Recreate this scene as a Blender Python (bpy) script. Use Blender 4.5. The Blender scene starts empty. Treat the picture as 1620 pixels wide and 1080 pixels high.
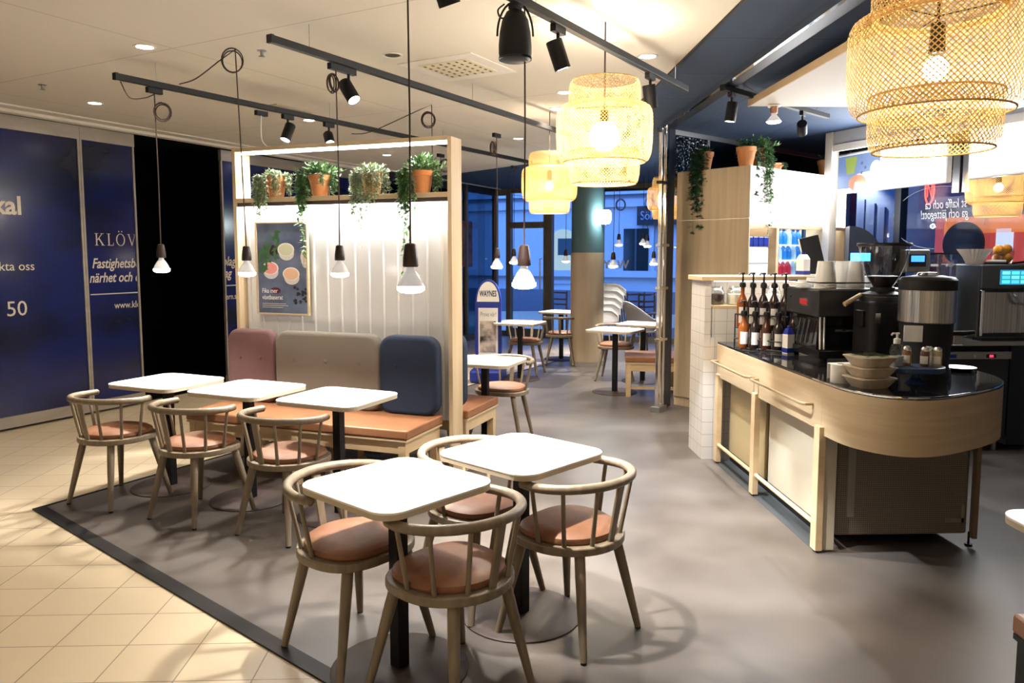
import bpy, bmesh, math, random
from math import sin, cos, pi, radians as R
from mathutils import Vector, Matrix

S = bpy.context.scene
COL = S.collection

# ------------------------------------------------------------------ camera, world, exposure
EYE = 1.62
PITCH, YAW, FPX = R(5.27), R(2.0), 1200.0
cd = bpy.data.cameras.new('camera'); cam = bpy.data.objects.new('camera', cd); COL.objects.link(cam)
cam.location = (0, 0, EYE); cam.rotation_euler = (pi / 2 - PITCH, 0, -YAW)
cd.sensor_width = 36; cd.lens = 36 * FPX / 1620; cd.shift_y = -26 / 1620; cd.clip_start = .05; cd.clip_end = 200
S.camera = cam
S.view_settings.view_transform = 'Standard'; S.view_settings.look = 'None'
S.view_settings.exposure = 1.8; S.view_settings.gamma = 1; S.view_settings.use_curve_mapping = False
S.cycles.use_denoising = True
S.cycles.max_bounces = 8; S.cycles.diffuse_bounces = 4; S.cycles.glossy_bounces = 4
S.cycles.transparent_max_bounces = 16; S.cycles.transmission_bounces = 6
S.cycles.sample_clamp_indirect = 4; S.cycles.caustics_reflective = False; S.cycles.caustics_refractive = False
w = bpy.data.worlds.new('dusk'); S.world = w; w.use_nodes = True
w.node_tree.nodes['Background'].inputs[0].default_value = (.10, .25, .75, 1)
w.node_tree.nodes['Background'].inputs[1].default_value = 1.6

WARM = (1, .83, .62); NEUT = (1, .93, .84); COOL = (.93, .97, 1)

def light(kind, name, loc, energy, color=NEUT, target=None, size=.05, angle=90, blend=.5, sy=None):
    d = bpy.data.lights.new(name, kind); d.energy = energy; d.color = color
    if kind == 'AREA':
        d.size = size
        if sy: d.shape = 'RECTANGLE'; d.size_y = sy
    else: d.shadow_soft_size = size
    if kind == 'SPOT': d.spot_size = R(angle); d.spot_blend = blend
    o = bpy.data.objects.new(name, d); COL.objects.link(o); o.location = loc
    if target is not None:
        o.rotation_euler = (Vector(target) - Vector(loc)).to_track_quat('-Z', 'Y').to_euler()
    return o

# ------------------------------------------------------------------ survey helpers: where a sight line meets a real plane
_f = Vector((sin(YAW) * cos(PITCH), cos(YAW) * cos(PITCH), -sin(PITCH)))
_r = Vector((cos(YAW), -sin(YAW), 0)); _u = _r.cross(_f)
_e = Vector((0, 0, EYE))
def ray(x, y): return _f + _r * ((x - 810) / FPX) - _u * ((y - 514) / FPX)
def at(x, y, z):
    d = ray(x, y); return _e + d * ((z - EYE) / d.z)
def aty(x, y, Y):
    d = ray(x, y); return _e + d * (Y / d.y)
def atp(x, y, p, n):
    d = ray(x, y); n = Vector(n); return _e + d * (n.dot(Vector(p) - _e) / n.dot(d))

# ------------------------------------------------------------------ materials
def nodes(name):
    m = bpy.data.materials.new(name); m.use_nodes = True
    nt = m.node_tree; return m, nt, nt.nodes['Principled BSDF']
def mat(name, col, rough=.5, metal=0, emit=None, es=1, coat=0, trans=0, spec=None):
    m, nt, b = nodes(name)
    b.inputs['Base Color'].default_value = (*col, 1); b.inputs['Roughness'].default_value = rough
    b.inputs['Metallic'].default_value = metal; b.inputs['Coat Weight'].default_value = coat
    b.inputs['Transmission Weight'].default_value = trans
    if spec is not None: b.inputs['Specular IOR Level'].default_value = spec
    if emit: b.inputs['Emission Color'].default_value = (*emit, 1); b.inputs['Emission Strength'].default_value = es
    return m
def N(nt, t, **k):
    n = nt.nodes.new(t)
    for a, v in k.items(): setattr(n, a, v)
    return n
def noise_mat(name, c1, c2, scale=(1, 1, 1), nscale=5, detail=4, rough=.5, lo=.35, hi=.65, bump=0, coat=0, metal=0, coord='Object', rr=None):
    m, nt, b = nodes(name)
    tc = N(nt, 'ShaderNodeTexCoord'); mp = N(nt, 'ShaderNodeMapping'); mp.inputs['Scale'].default_value = scale
    no = N(nt, 'ShaderNodeTexNoise'); no.inputs['Scale'].default_value = nscale; no.inputs['Detail'].default_value = detail
    cr = N(nt, 'ShaderNodeValToRGB'); e = cr.color_ramp.elements
    e[0].position = lo; e[1].position = hi; e[0].color = (*c1, 1); e[1].color = (*c2, 1)
    L = nt.links.new
    L(tc.outputs[coord], mp.inputs[0]); L(mp.outputs[0], no.inputs['Vector']); L(no.outputs[0], cr.inputs[0]); L(cr.outputs[0], b.inputs['Base Color'])
    b.inputs['Roughness'].default_value = rough; b.inputs['Coat Weight'].default_value = coat; b.inputs['Metallic'].default_value = metal
    if rr:
        mr = N(nt, 'ShaderNodeMapRange'); mr.inputs['To Min'].default_value = rr[0]; mr.inputs['To Max'].default_value = rr[1]
        L(no.outputs[0], mr.inputs[0]); L(mr.outputs[0], b.inputs['Roughness'])
    if bump:
        bp = N(nt, 'ShaderNodeBump'); bp.inputs['Strength'].default_value = bump; bp.inputs['Distance'].default_value = .01
        L(no.outputs[0], bp.inputs['Height']); L(bp.outputs[0], b.inputs['Normal'])
    return m
def grid_mat(name, col, col2, line, sx, sy, ox=0, oy=0, rot=0, lw=.004, rough=.4, plane='xy', bumpy=0, linerough=None):
    """tiles: per-tile tone variation and thin joints, in object space"""
    m, nt, b = nodes(name); L = nt.links.new
    tc = N(nt, 'ShaderNodeTexCoord'); mp = N(nt, 'ShaderNodeMapping'); mp.inputs['Rotation'].default_value = (0, 0, rot)
    L(tc.outputs['Object'], mp.inputs[0]); sp = N(nt, 'ShaderNodeSeparateXYZ'); L(mp.outputs[0], sp.inputs[0])
    def M(op, a, bb=None, c=None):
        n = N(nt, 'ShaderNodeMath', operation=op)
        for i, v in enumerate((a, bb, c)):
            if v is None: continue
            if isinstance(v, (int, float)): n.inputs[i].default_value = v
            else: L(v, n.inputs[i])
        return n.outputs[0]
    A, B = (sp.outputs[0], sp.outputs[1]) if plane == 'xy' else (sp.outputs[0], sp.outputs[2]) if plane == 'xz' else (sp.outputs[1], sp.outputs[2])
    u = M('DIVIDE', M('SUBTRACT', A, ox), sx); v = M('DIVIDE', M('SUBTRACT', B, oy), sy)
    def edge(t, s):
        f = M('FRACT', t); d = M('MINIMUM', f, M('SUBTRACT', 1.0, f)); return M('LESS_THAN', M('MULTIPLY', d, s), lw / 2)
    ln = M('MAXIMUM', edge(u, sx), edge(v, sy))
    cb = N(nt, 'ShaderNodeCombineXYZ'); L(M('FLOOR', u), cb.inputs[0]); L(M('FLOOR', v), cb.inputs[1])
    wn = N(nt, 'ShaderNodeTexWhiteNoise', noise_dimensions='2D'); L(cb.outputs[0], wn.inputs['Vector'])
    no = N(nt, 'ShaderNodeTexNoise'); no.inputs['Scale'].default_value = 9; L(tc.outputs['Object'], no.inputs['Vector'])
    mx0 = M('MULTIPLY', M('ADD', wn.outputs[0], no.outputs[0]), .5)
    mx = N(nt, 'ShaderNodeMix', data_type='RGBA'); mx.inputs[6].default_value = (*col, 1); mx.inputs[7].default_value = (*col2, 1); L(mx0, mx.inputs[0])
    m2 = N(nt, 'ShaderNodeMix', data_type='RGBA'); L(ln, m2.inputs[0]); L(mx.outputs[2], m2.inputs[6]); m2.inputs[7].default_value = (*line, 1)
    L(m2.outputs[2], b.inputs['Base Color']); b.inputs['Roughness'].default_value = rough
    return m
def glass_mat(name, tint=(1, 1, 1), refl=1.5, rough=0.0):
    m = bpy.data.materials.new(name); m.use_nodes = True; nt = m.node_tree; nt.nodes.clear(); L = nt.links.new
    o = N(nt, 'ShaderNodeOutputMaterial'); mix = N(nt, 'ShaderNodeMixShader'); t = N(nt, 'ShaderNodeBsdfTransparent'); g = N(nt, 'ShaderNodeBsdfGlossy')
    lwt = N(nt, 'ShaderNodeLayerWeight'); lwt.inputs[0].default_value = .5; pw = N(nt, 'ShaderNodeMath', operation='POWER'); pw.inputs[1].default_value = 5
    fr = N(nt, 'ShaderNodeMapRange'); f0 = ((refl - 1) / (refl + 1)) ** 2; fr.inputs['To Min'].default_value = f0; fr.inputs['To Max'].default_value = min(1, f0 * 18); g.inputs['Roughness'].default_value = rough
    L(lwt.outputs['Facing'], pw.inputs[0]); L(pw.outputs[0], fr.inputs[0])
    t.inputs[0].default_value = (*tint, 1)
    L(fr.outputs[0], mix.inputs[0]); L(t.outputs[0], mix.inputs[1]); L(g.outputs[0], mix.inputs[2]); L(mix.outputs[0], o.inputs[0])
    return m
def emit_mat(name, col, s): return mat(name, tuple(c * .2 for c in col), .5, emit=col, es=s)

M = {}
M['oak'] = noise_mat('ash wood grey beige', (.165, .130, .090), (.225, .180, .125), (1, 1, .15), 30, 3, .45, bump=.05)
M['oakh'] = noise_mat('light oak laminate', (.50, .385, .245), (.59, .47, .31), (1, 1, .06), 18, 4, .4)
M['oakx'] = noise_mat('light oak laminate level grain', (.50, .385, .245), (.59, .47, .31), (.1, .1, 1.5), 18, 4, .38)
M['birch'] = noise_mat('pale birch ply', (.60, .44, .26), (.68, .52, .33), (.3, .3, 1), 14, 3, .5)
M['leather'] = noise_mat('tan leather', (.20, .085, .042), (.25, .112, .056), (1, 1, 1), 12, 4, .55, bump=.04)
M['benchtan'] = noise_mat('tan bench vinyl', (.26, .115, .055), (.30, .135, .065), (1, 1, 1), 8, 4, .4)
M['white_top'] = mat('white laminate', (.88, .86, .82), .35)
M['ply_edge'] = mat('table edge', (.50, .43, .33), .5)
M['black'] = mat('black metal', (.006, .006, .007), .5, spec=.3)
M['blackmatte'] = mat('black matte', (.008, .008, .010), .55, spec=.3)
M['blackgloss'] = mat('black gloss', (.010, .010, .012), .12)
M['baseplate'] = noise_mat('brown steel plate', (.035, .022, .019), (.055, .036, .031), (1, 1, 1), 6, 3, .55)
M['chrome'] = mat('chrome', (.75, .75, .75), .08, 1)
M['steel'] = noise_mat('brushed steel', (.38, .37, .36), (.62, .60, .57), (40, 40, .1), 3, 2, .28, metal=1)
M['steelm'] = mat('satin steel', (.42, .42, .42), .3, 1)
M['frame'] = noise_mat('bronze door frame', (.20, .18, .14), (.26, .23, .18), (1, 1, .1), 8, 2, .35, metal=.6)
M['aluminium'] = noise_mat('aluminium rail', (.30, .27, .23), (.36, .32, .27), (.4, 1, 2), 6, 3, .45, metal=.35)
M['terracotta'] = noise_mat('terracotta', (.50, .19, .06), (.60, .25, .09), (1, 1, 1), 9, 3, .7)
M['soil'] = mat('soil', (.03, .02, .012), .9)
M['leafpale'] = noise_mat('pale grey green leaves', (.22, .32, .17), (.48, .56, .40), (1, 1, 1), 30, 2, .5)
M['leafgreen'] = noise_mat('fresh green leaves', (.03, .10, .035), (.15, .30, .10), (1, 1, 1), 25, 2, .45)
M['leafdark'] = noise_mat('dark green ivy leaves', (.012, .05, .025), (.05, .14, .06), (1, 1, 1), 25, 2, .45)
M['cord'] = mat('brown textile cord', (.035, .02, .016), .7)
M['socket'] = mat('brown bakelite', (.022, .011, .009), .4)
M['bulbglass'] = mat('frosted grey bulb', (.46, .46, .48), .12, emit=(1, .96, .92), es=.10, coat=.3)
M['lens'] = emit_mat('bulb face', (1, .95, .86), 14)
M['glow'] = emit_mat('downlight glow', (1, .95, .88), 9)
M['led'] = emit_mat('led tube', (1, .96, .93), 7)
M['lampbulb'] = emit_mat('globe bulb', (1, .88, .68), 9)
M['white'] = mat('white paint', (.80, .78, .74), .5)
M['plasticwhite'] = mat('white plastic', (.76, .76, .75), .4)
M['paper'] = mat('white paper', (.80, .79, .77), .6)
M['pink'] = noise_mat('dusty pink wool', (.115, .058, .058), (.15, .078, .078), (1, 1, 1), 260, 2, .9, bump=.15)
M['grey'] = noise_mat('warm grey wool', (.135, .12, .098), (.18, .16, .132), (1, 1, 1), 260, 2, .9, bump=.15)
M['navy'] = noise_mat('navy wool', (.006, .014, .036), (.009, .02, .05), (1, 1, 1), 260, 2, .9, bump=.15)
M['poly'] = mat('white polycarbonate', (.66, .66, .66), .16)
M['film'] = noise_mat('blue printed film', (.004, .008, .030), (.006, .014, .11), (.35, .35, .8), 2.2, 4, .16, lo=.36, hi=.56)
M['letter'] = mat('cream lettering', (.62, .58, .52), .6)
M['letterw'] = mat('white lettering', (.8, .8, .8), .6)
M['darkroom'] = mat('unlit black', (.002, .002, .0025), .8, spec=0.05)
M['blueceil'] = grid_mat('dark blue ceiling', (.014, .034, .080), (.020, .045, .10), (.006, .010, .02), .9, .9, .4, .2, 0, .012, .8)
M['bluewall'] = mat('blue wall', (.06, .17, .36), .5)
M['navypaint'] = mat('navy paint', (.008, .014, .028), .4)
M['teal'] = mat('grey teal paint', (.055, .115, .13), .6)
M['columnbeige'] = noise_mat('beige column wrap', (.40, .31, .21), (.45, .36, .25), (1, 1, .1), 9, 3, .55)
M['cream'] = mat('cream panel', (.56, .51, .41), .5)
M['mesh'] = grid_mat('taupe perforated steel', (.24, .20, .155), (.26, .22, .17), (.14, .115, .088), .012, .012, 0, 0, 0, .004, .45, 'xz')
M['stone'] = noise_mat('black polished stone', (.006, .006, .008), (.018, .018, .02), (1, 1, 1), 60, 2, .06)
M['glass'] = glass_mat('clear glass', (.94, .96, 1), 1.45)
M['glassw'] = glass_mat('street window glass', (.9, .93, 1), 1.18)
M['glassd'] = glass_mat('dark tinted glass', (.26, .36, .42), 1.6)
M['jar'] = glass_mat('jar glass', (.84, .86, .86), 1.9)
M['bblue'] = mat('cobalt blue plastic', (.010, .028, .26), .3)
M['tray'] = mat('navy tray', (.02, .055, .14), .4)
M['silver'] = mat('silver cap', (.7, .7, .7), .2, 1)
M['bamboo'] = None
M['ceil'] = grid_mat('white ceiling', (.68, .645, .585), (.70, .665, .605), (.50, .47, .42), 2.4, 2.4, .5, .9, R(31), .012, .75)
M['tile'] = grid_mat('beige floor tile', (.52, .435, .30), (.585, .495, .35), (.22, .18, .12), .30, .281, 0, 0, 0, .0055, .32)
M['vinyl'] = noise_mat('grey brown vinyl floor', (.066, .056, .050), (.128, .112, .102), (1, 1, 1), 1.6, 7, .36, lo=.3, hi=.7, coord='Object', rr=(.3, .5))
M['walltile'] = grid_mat('white wall tile', (.68, .67, .65), (.72, .71, .69), (.42, .41, .40), .10, .10, 0, 0, 0, .004, .2, 'xz')
M['walltiley'] = grid_mat('white wall tile side', (.68, .67, .65), (.72, .71, .69), (.42, .41, .40), .10, .10, 0, 0, 0, .004, .2, 'yz')
def bamboo():
    m, nt, b = nodes('bamboo strips'); L = nt.links.new
    tc = N(nt, 'ShaderNodeTexCoord'); no = N(nt, 'ShaderNodeTexNoise'); no.inputs['Scale'].default_value = 30
    cr = N(nt, 'ShaderNodeValToRGB'); cr.color_ramp.elements[0].color = (.50, .31, .09, 1); cr.color_ramp.elements[1].color = (.72, .50, .20, 1)
    L(tc.outputs['Object'], no.inputs[0]); L(no.outputs[0], cr.inputs[0]); L(cr.outputs[0], b.inputs['Base Color'])
    tr = N(nt, 'ShaderNodeBsdfTranslucent'); L(cr.outputs[0], tr.inputs[0]); mx = N(nt, 'ShaderNodeMixShader'); mx.inputs[0].default_value = .14
    L(b.outputs[0], mx.inputs[1]); L(tr.outputs[0], mx.inputs[2]); L(mx.outputs[0], nt.nodes['Material Output'].inputs[0]); b.inputs['Roughness'].default_value = .5
    return m
M['bamboo'] = bamboo()

# ------------------------------------------------------------------ mesh helpers
def box(bm, x0, x1, y0, y1, z0, z1, mtx=None):
    vs = [bm.verts.new(v) for v in ((x0, y0, z0), (x1, y0, z0), (x1, y1, z0), (x0, y1, z0), (x0, y0, z1), (x1, y0, z1), (x1, y1, z1), (x0, y1, z1))]
    for f in ((0, 3, 2, 1), (4, 5, 6, 7), (0, 1, 5, 4), (1, 2, 6, 5), (2, 3, 7, 6), (3, 0, 4, 7)): bm.faces.new([vs[i] for i in f])
    if mtx is not None: bmesh.ops.transform(bm, matrix=mtx, verts=vs)
    return vs
def prism(bm, pts, z0, z1, mtx=None):
    a = [bm.verts.new((p[0], p[1], z0)) for p in pts]; b = [bm.verts.new((p[0], p[1], z1)) for p in pts]; n = len(pts)
    bm.faces.new(a[::-1]); bm.faces.new(b)
    for i in range(n): bm.faces.new((a[i], a[(i + 1) % n], b[(i + 1) % n], b[i]))
    if mtx is not None: bmesh.ops.transform(bm, matrix=mtx, verts=a + b)
    return a + b
def lathe(bm, prof, seg=24, c=(0, 0, 0), mtx=None):
    rings = []; al = []
    for r, z in prof:
        if r < 1e-5: ring = [bm.verts.new((c[0], c[1], c[2] + z))]
        else: ring = [bm.verts.new((c[0] + r * cos(2 * pi * i / seg), c[1] + r * sin(2 * pi * i / seg), c[2] + z)) for i in range(seg)]
        rings.append(ring); al += ring
    for A, B in zip(rings, rings[1:]):
        for i in range(seg):
            j = (i + 1) % seg
            if len(A) == 1 and len(B) == 1: continue
            if len(A) == 1: bm.faces.new((A[0], B[j], B[i]))
            elif len(B) == 1: bm.faces.new((A[i], A[j], B[0]))
            else: bm.faces.new((A[i], A[j], B[j], B[i]))
    if mtx is not None: bmesh.ops.transform(bm, matrix=mtx, verts=al)
    return al
def cylz(bm, r, z0, z1, c=(0, 0), seg=24, r1=None, mtx=None):
    return lathe(bm, [(0, z0), (r, z0), (r if r1 is None else r1, z1), (0, z1)], seg, (c[0], c[1], 0), mtx)
def tube(bm, pts, r, seg=8, closed=False, cap=True):
    pts = [Vector(p) for p in pts]; n = len(pts); rs = r if isinstance(r, (list, tuple)) else [r] * n
    rings = []; prev = None
    for i, p in enumerate(pts):
        if closed: t = pts[(i + 1) % n] - pts[i - 1]
        else: t = pts[min(i + 1, n - 1)] - pts[max(i - 1, 0)]
        t.normalize()
        if prev is None:
            a = Vector((0, 0, 1)) if abs(t.z) < .9 else Vector((1, 0, 0)); u = t.cross(a).normalized()
        else:
            u = prev - t * prev.dot(t)
            if u.length < 1e-6: u = t.orthogonal()
            u.normalize()
        prev = u; v = t.cross(u)
        rings.append([bm.verts.new(p + (u * cos(2 * pi * k / seg) + v * sin(2 * pi * k / seg)) * rs[i]) for k in range(seg)])
    for i in range(n if closed else n - 1):
        A, B = rings[i], rings[(i + 1) % n]
        for k in range(seg): bm.faces.new((A[k], A[(k + 1) % seg], B[(k + 1) % seg], B[k]))
    if cap and not closed: bm.faces.new(rings[0][::-1]); bm.faces.new(rings[-1])
def rrect(w, h, r, n=5, cx=0, cy=0):
    out = []
    for (sx, sy, a0) in ((1, 1, 0), (-1, 1, 90), (-1, -1, 180), (1, -1, 270)):
        for i in range(n + 1):
            a = R(a0 + 90 * i / n); out.append((cx + sx * (w / 2 - r) + r * cos(a), cy + sy * (h / 2 - r) + r * sin(a)))
    return out
def soft(pts, n=5):
    P = [Vector(p) for p in pts]; out = []
    for i in range(len(P) - 1):
        a, b, c, d = P[max(i - 1, 0)], P[i], P[i + 1], P[min(i + 2, len(P) - 1)]
        for k in range(n):
            t = k / n; out.append(.5 * (2 * b + (c - a) * t + (2 * a - 5 * b + 4 * c - d) * t * t + (3 * b - a - 3 * c + d) * t ** 3))
    return out + [P[-1]]
def obj(name, bm, m, parent=None, smooth=False, bevel=0, seg=2, loc=None, rotz=0, subsurf=0):
    me = bpy.data.meshes.new(name)
    bmesh.ops.recalc_face_normals(bm, faces=bm.faces[:]); bm.to_mesh(me); bm.free()
    if isinstance(m, str): m = M[m]
    me.materials.append(m)
    o = bpy.data.objects.new(name, me); COL.objects.link(o)
    if parent: o.parent = parent
    if loc is not None: o.location = loc
    if rotz: o.rotation_euler = (0, 0, rotz)
    if bevel:
        b = o.modifiers.new('bevel', 'BEVEL'); b.width = bevel; b.segments = seg; b.limit_method = 'ANGLE'; b.angle_limit = R(40)
    if subsurf:
        b = o.modifiers.new('sub', 'SUBSURF'); b.levels = subsurf; b.render_levels = subsurf
    if smooth:
        for p in me.polygons: p.use_smooth = True
        if not subsurf: me.set_sharp_from_angle(angle=R(40))
    return o
def B(fn, *a, **k):
    bm = bmesh.new(); fn(bm, *a, **k); return bm
def bxo(name, dims, m, parent=None, bevel=0, **k): return obj(name, B(box, *dims), m, parent, bevel=bevel, **k)
LABELS = {}
def tag(o, label, cat, group=None):
    o['label'] = label; o['category'] = cat
    if group: o['group'] = group
    elif 'group' in o: del o['group']
    return o
def thing(name, label, cat, loc=(0, 0, 0), rotz=0, group=None):
    o = bpy.data.objects.new(name, None); COL.objects.link(o); o.empty_display_size = .1
    o.location = loc; o.rotation_euler = (0, 0, rotz); return tag(o, label, cat, group)
def struct(o): o['kind'] = 'structure'; return o
KIDS = {}
def copy_tree(o, parent=None):
    c = o.copy(); COL.objects.link(c); c.parent = parent
    for ch in [x for x in list(COL.objects) if x.parent == o]: copy_tree(ch, c)
    return c
def dup(o, loc, rotz, label, group=None):
    c = copy_tree(o); c.location = loc; c.rotation_euler = (0, 0, rotz); c['label'] = label
    if group: c['group'] = group
    return c
def hv(h): return Vector((sin(R(h)), cos(R(h)), 0))       # heading in degrees from +Y towards +X
def text_obj(name, s, size, m, parent, loc, shear=0, bold=0, mirror=False, clip=None, sx=1, align='LEFT', extrude=.0006):
    c = bpy.data.curves.new(name, 'FONT'); c.body = s; c.size = size; c.shear = shear; c.extrude = extrude; c.offset = bold; c.align_x = align; c.resolution_u = 3
    t = bpy.data.objects.new(name + '_tmp', c); COL.objects.link(t); dg = bpy.context.evaluated_depsgraph_get(); dg.update()
    me = bpy.data.meshes.new_from_object(t.evaluated_get(dg)); bpy.data.objects.remove(t); bpy.data.curves.remove(c)
    me.transform(Matrix.Rotation(pi / 2, 4, 'X') @ Matrix.Diagonal((-sx if mirror else sx, 1, 1, 1)))
    if clip is not None or mirror:
        bm = bmesh.new(); bm.from_mesh(me)
        if clip is not None:
            for cx, s_ in clip: bmesh.ops.bisect_plane(bm, geom=bm.verts[:] + bm.edges[:] + bm.faces[:], plane_co=(cx, 0, 0), plane_no=(s_, 0, 0), clear_outer=True)
        bmesh.ops.recalc_face_normals(bm, faces=bm.faces[:]); bm.to_mesh(me); bm.free()
    me.materials.clear(); me.materials.append(M[m] if isinstance(m, str) else m)
    o = bpy.data.objects.new(name, me); COL.objects.link(o); o.parent = parent; o.location = loc
    return o
# ================================================================== THE SETTING
def floor():
    bm = bmesh.new(); box(bm, -14, 9, -4, 22, -.06, -.004); struct(obj('floor', bm, 'tile'))
    c = Vector((-2.905, 4.832, 0)); d1 = hv(132.0); d2 = hv(30.8)
    p = [c, c + d1 * 9.0, Vector((9, -3.95, 0)), Vector((9, 21, 0)), c + d2 * 18]
    bm = bmesh.new(); prism(bm, [(v.x, v.y) for v in p], -.004, 0); f = struct(obj('floor_vinyl', bm, 'vinyl'))
    n1 = Vector((d1.y, -d1.x, 0)) * -1          # towards the vinyl
    def strip(name, a, d, L, w, h, side):
        n = Vector((-d.y, d.x, 0)) * side; q = [a, a + d * L, a + d * L + n * w, a + n * w]
        bm = bmesh.new(); prism(bm, [(v.x, v.y) for v in q], -.004, h); return struct(obj(name, bm, 'black'))
    strip('trim_1', c, d1, 9, .075, .005, 1)
    strip('trim_2', c, d2, 9.5, .02, .004, -1)
floor()

def ceilings():
    Z = 2.93
    e0 = Vector((-.34, 12.3, 0)); dd = (Vector((.62, 11.1, 0)) - e0).normalized()
    eL = e0 - dd * 9; eR = e0 + dd * ((1.33 - e0.x) / dd.x)
    bm = bmesh.new(); prism(bm, [(-14, -4), (1.33, -4), (1.33, eR.y), (eL.x, eL.y), (-14, eL.y)], Z, Z + .1); struct(obj('ceiling', bm, 'ceil'))
    bm = bmesh.new(); prism(bm, [(1.33, -4), (9, -4), (9, 10.9), (.0, 15.68), (-3.2, 17.4), (eL.x, eL.y), (eR.x, eR.y), (1.33, eR.y)], Z + .002, Z + .1); struct(obj('ceiling_blue', bm, 'blueceil'))
    # chrome top rail of the sliding glass line, with a dark shadow-gap band beside it
    bm = bmesh.new(); box(bm, 1.80, 1.90, -4, 7.72, Z - .045, Z + .001); struct(obj('trim_3', bm, 'navypaint'))
    bm = bmesh.new(); box(bm, 1.775, 1.80, -4, 7.72, Z - .05, Z + .001); struct(obj('trim_4', bm, 'chrome'))
    bm = bmesh.new(); box(bm, 1.325, 1.345, -4, eR.y, Z - .012, Z + .001); struct(obj('trim_5', bm, 'black'))
ceilings()

# ---- left wall: storefront of sliding glass panels with a printed blue film
LW0 = Vector((-4.469, 7.02, 0)); LH = 28.0; LX = hv(LH); LY = Vector((-LX.y, LX.x, 0)); LROT = R(90 - LH)
def lw(px, py, off=0):
    p = atp(px, py, LW0 + LY * off, LY); return (p - LW0).dot(LX), p.z
def left_wall():
    def loc(s, y, z): return LW0 + LX * s + LY * y + Vector((0, 0, z))
    sm = lw(133, 400)[0]; se = lw(218, 400)[0]; s3 = lw(353, 400, .06)[0]
    def panel(n, s0, s1, y):
        r = bpy.data.objects.new('door_%d' % n, None); COL.objects.link(r); r.location = loc(0, y, 0); r.rotation_euler = (0, 0, LROT); struct(r)
        bxo('film_pane', (s0, s1, 0, .012, .12, 2.79), 'film', r)
        bxo('top_rail', (s0, s1, -.02, .03, 2.765, 2.895), 'aluminium', r)
        bxo('bottom_rail', (s0, s1, -.02, .03, .02, .125), 'aluminium', r)
        bxo('edge_strip', (s0, s0 + .022, -.012, .02, .12, 2.77), 'aluminium', r)
        bxo('edge_strip', (s1 - .022, s1, -.012, .02, .12, 2.77), 'aluminium', r)
        return r
    d1 = panel(1, sm - 1.95, sm, 0); d2 = panel(2, sm + .003, se, 0); d3 = panel(3, s3, s3 + 1.9, .06); d4 = panel(4, s3 + 1.95, s3 + 3.9, .02)
    for d, t in ((d1, 'dark blue film glass panel lettered with 50, at the photo\'s left edge'), (d2, 'narrow dark blue film glass panel lettered KLÖV, left of the black opening'), (d3, 'dark blue film glass panel behind the left end of the partition'), (d4, 'dark blue film glass panel seen above the plant shelf')): tag(d, t, 'glass panel')
    def T(o, px, py, s, size, **k):
        a, z = lw(px, py); return text_obj('lettering', s, size, 'letter', o, (a, -.004, z), **k)
    def sz(px, y0, y1): return lw(px, y0)[1] - lw(px, y1)[1]
    def Tr(o, pxr, py, s, cap, **k):
        a, z = lw(pxr, py); return text_obj('lettering', s, cap / .72, 'letter', o, (a, -.004, z), align='RIGHT', **k)
    lo = lw(0, 400)[0] - .6
    Tr(d1, 35, 339, 'kal', sz(35, 310, 339), bold=.006)
    Tr(d1, 55, 427, 'akta oss', sz(50, 413, 427))
    Tr(d1, 44, 498, '50', sz(40, 474, 498))
    # serif capitals drawn stroke by stroke
    def serif(root, word, s, z, h, cut=None, track=.34):
        bm = bmesh.new()
        def q(*pts): bm.faces.new([bm.verts.new((s0 + p[0] * h, -.004, z + p[1] * h)) for p in pts])
        def bar(x0, y0, x1, y1): q((x0, y0), (x1, y0), (x1, y1), (x0, y1))
        def st(x, wd=.11): bar(x - wd / 2, 0, x + wd / 2, 1); bar(x - .16, 0, x + .16, .035); bar(x - .16, .965, x + .16, 1)
        s0 = s
        for ch in word:
            if ch == 'K':
                st(.16); q((.2, .46), (.26, .42), (.70, .97), (.63, .97)); q((.33, .55), (.43, .60), (.80, .03), (.66, .03)); bar(.52, .965, .82, 1); bar(.58, 0, .9, .035); wd = .9
            elif ch == 'L': st(.16); bar(.16, 0, .58, .04); q((.54, .04), (.58, .04), (.60, .24), (.57, .24)); wd = .62
            elif ch == 'Ö':
                n = 36
                for i in range(n):
                    a, b = 2 * pi * i / n, 2 * pi * (i + 1) / n
                    q((.42 + .42 * cos(a), .5 + .52 * sin(a)), (.42 + .42 * cos(b), .5 + .52 * sin(b)), (.42 + .32 * cos(b), .5 + .475 * sin(b)), (.42 + .32 * cos(a), .5 + .475 * sin(a)))
                for cx in (.28, .56):
                    q(*[(cx + .06 * cos(2 * pi * i / 10), 1.2 + .06 * sin(2 * pi * i / 10)) for i in range(10)])
                wd = .86
            elif ch == 'V':
                q((.06, 1), (.18, 1), (.46, .12), (.40, 0)); q((.40, 0), (.45, .0), (.78, 1), (.73, 1)); bar(-.02, .965, .26, 1); bar(.62, .965, .86, 1); wd = .84
            elif ch == 'E': st(.16); bar(.16, .965, .56, 1); bar(.16, 0, .6, .04); bar(.16, .49, .46, .53); bar(.54, .8, .57, 1); bar(.57, 0, .6, .22); wd = .62
            s0 += (wd + track) * h
        if cut is not None:
            for cx, n in cut: bmesh.ops.bisect_plane(bm, geom=bm.verts[:] + bm.edges[:] + bm.faces[:], plane_co=(cx, 0, 0), plane_no=(n, 0, 0), clear_outer=True)
        obj('lettering', bm, 'letter', root)
    a, z = lw(150, 388); h = sz(160, 369, 388)
    serif(d2, 'KLÖV', a, z, h, [(se - .03, 1)], .22)
    cl = lambda px, py: [(se - .03 - lw(px, py)[0], 1)]
    def Tl(o, px, py, s, cap, clip=None, **k):
        a, z = lw(px, py); return text_obj('lettering', s, cap / .72, 'letter', o, (a, -.004, z), clip=clip, **k)
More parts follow.
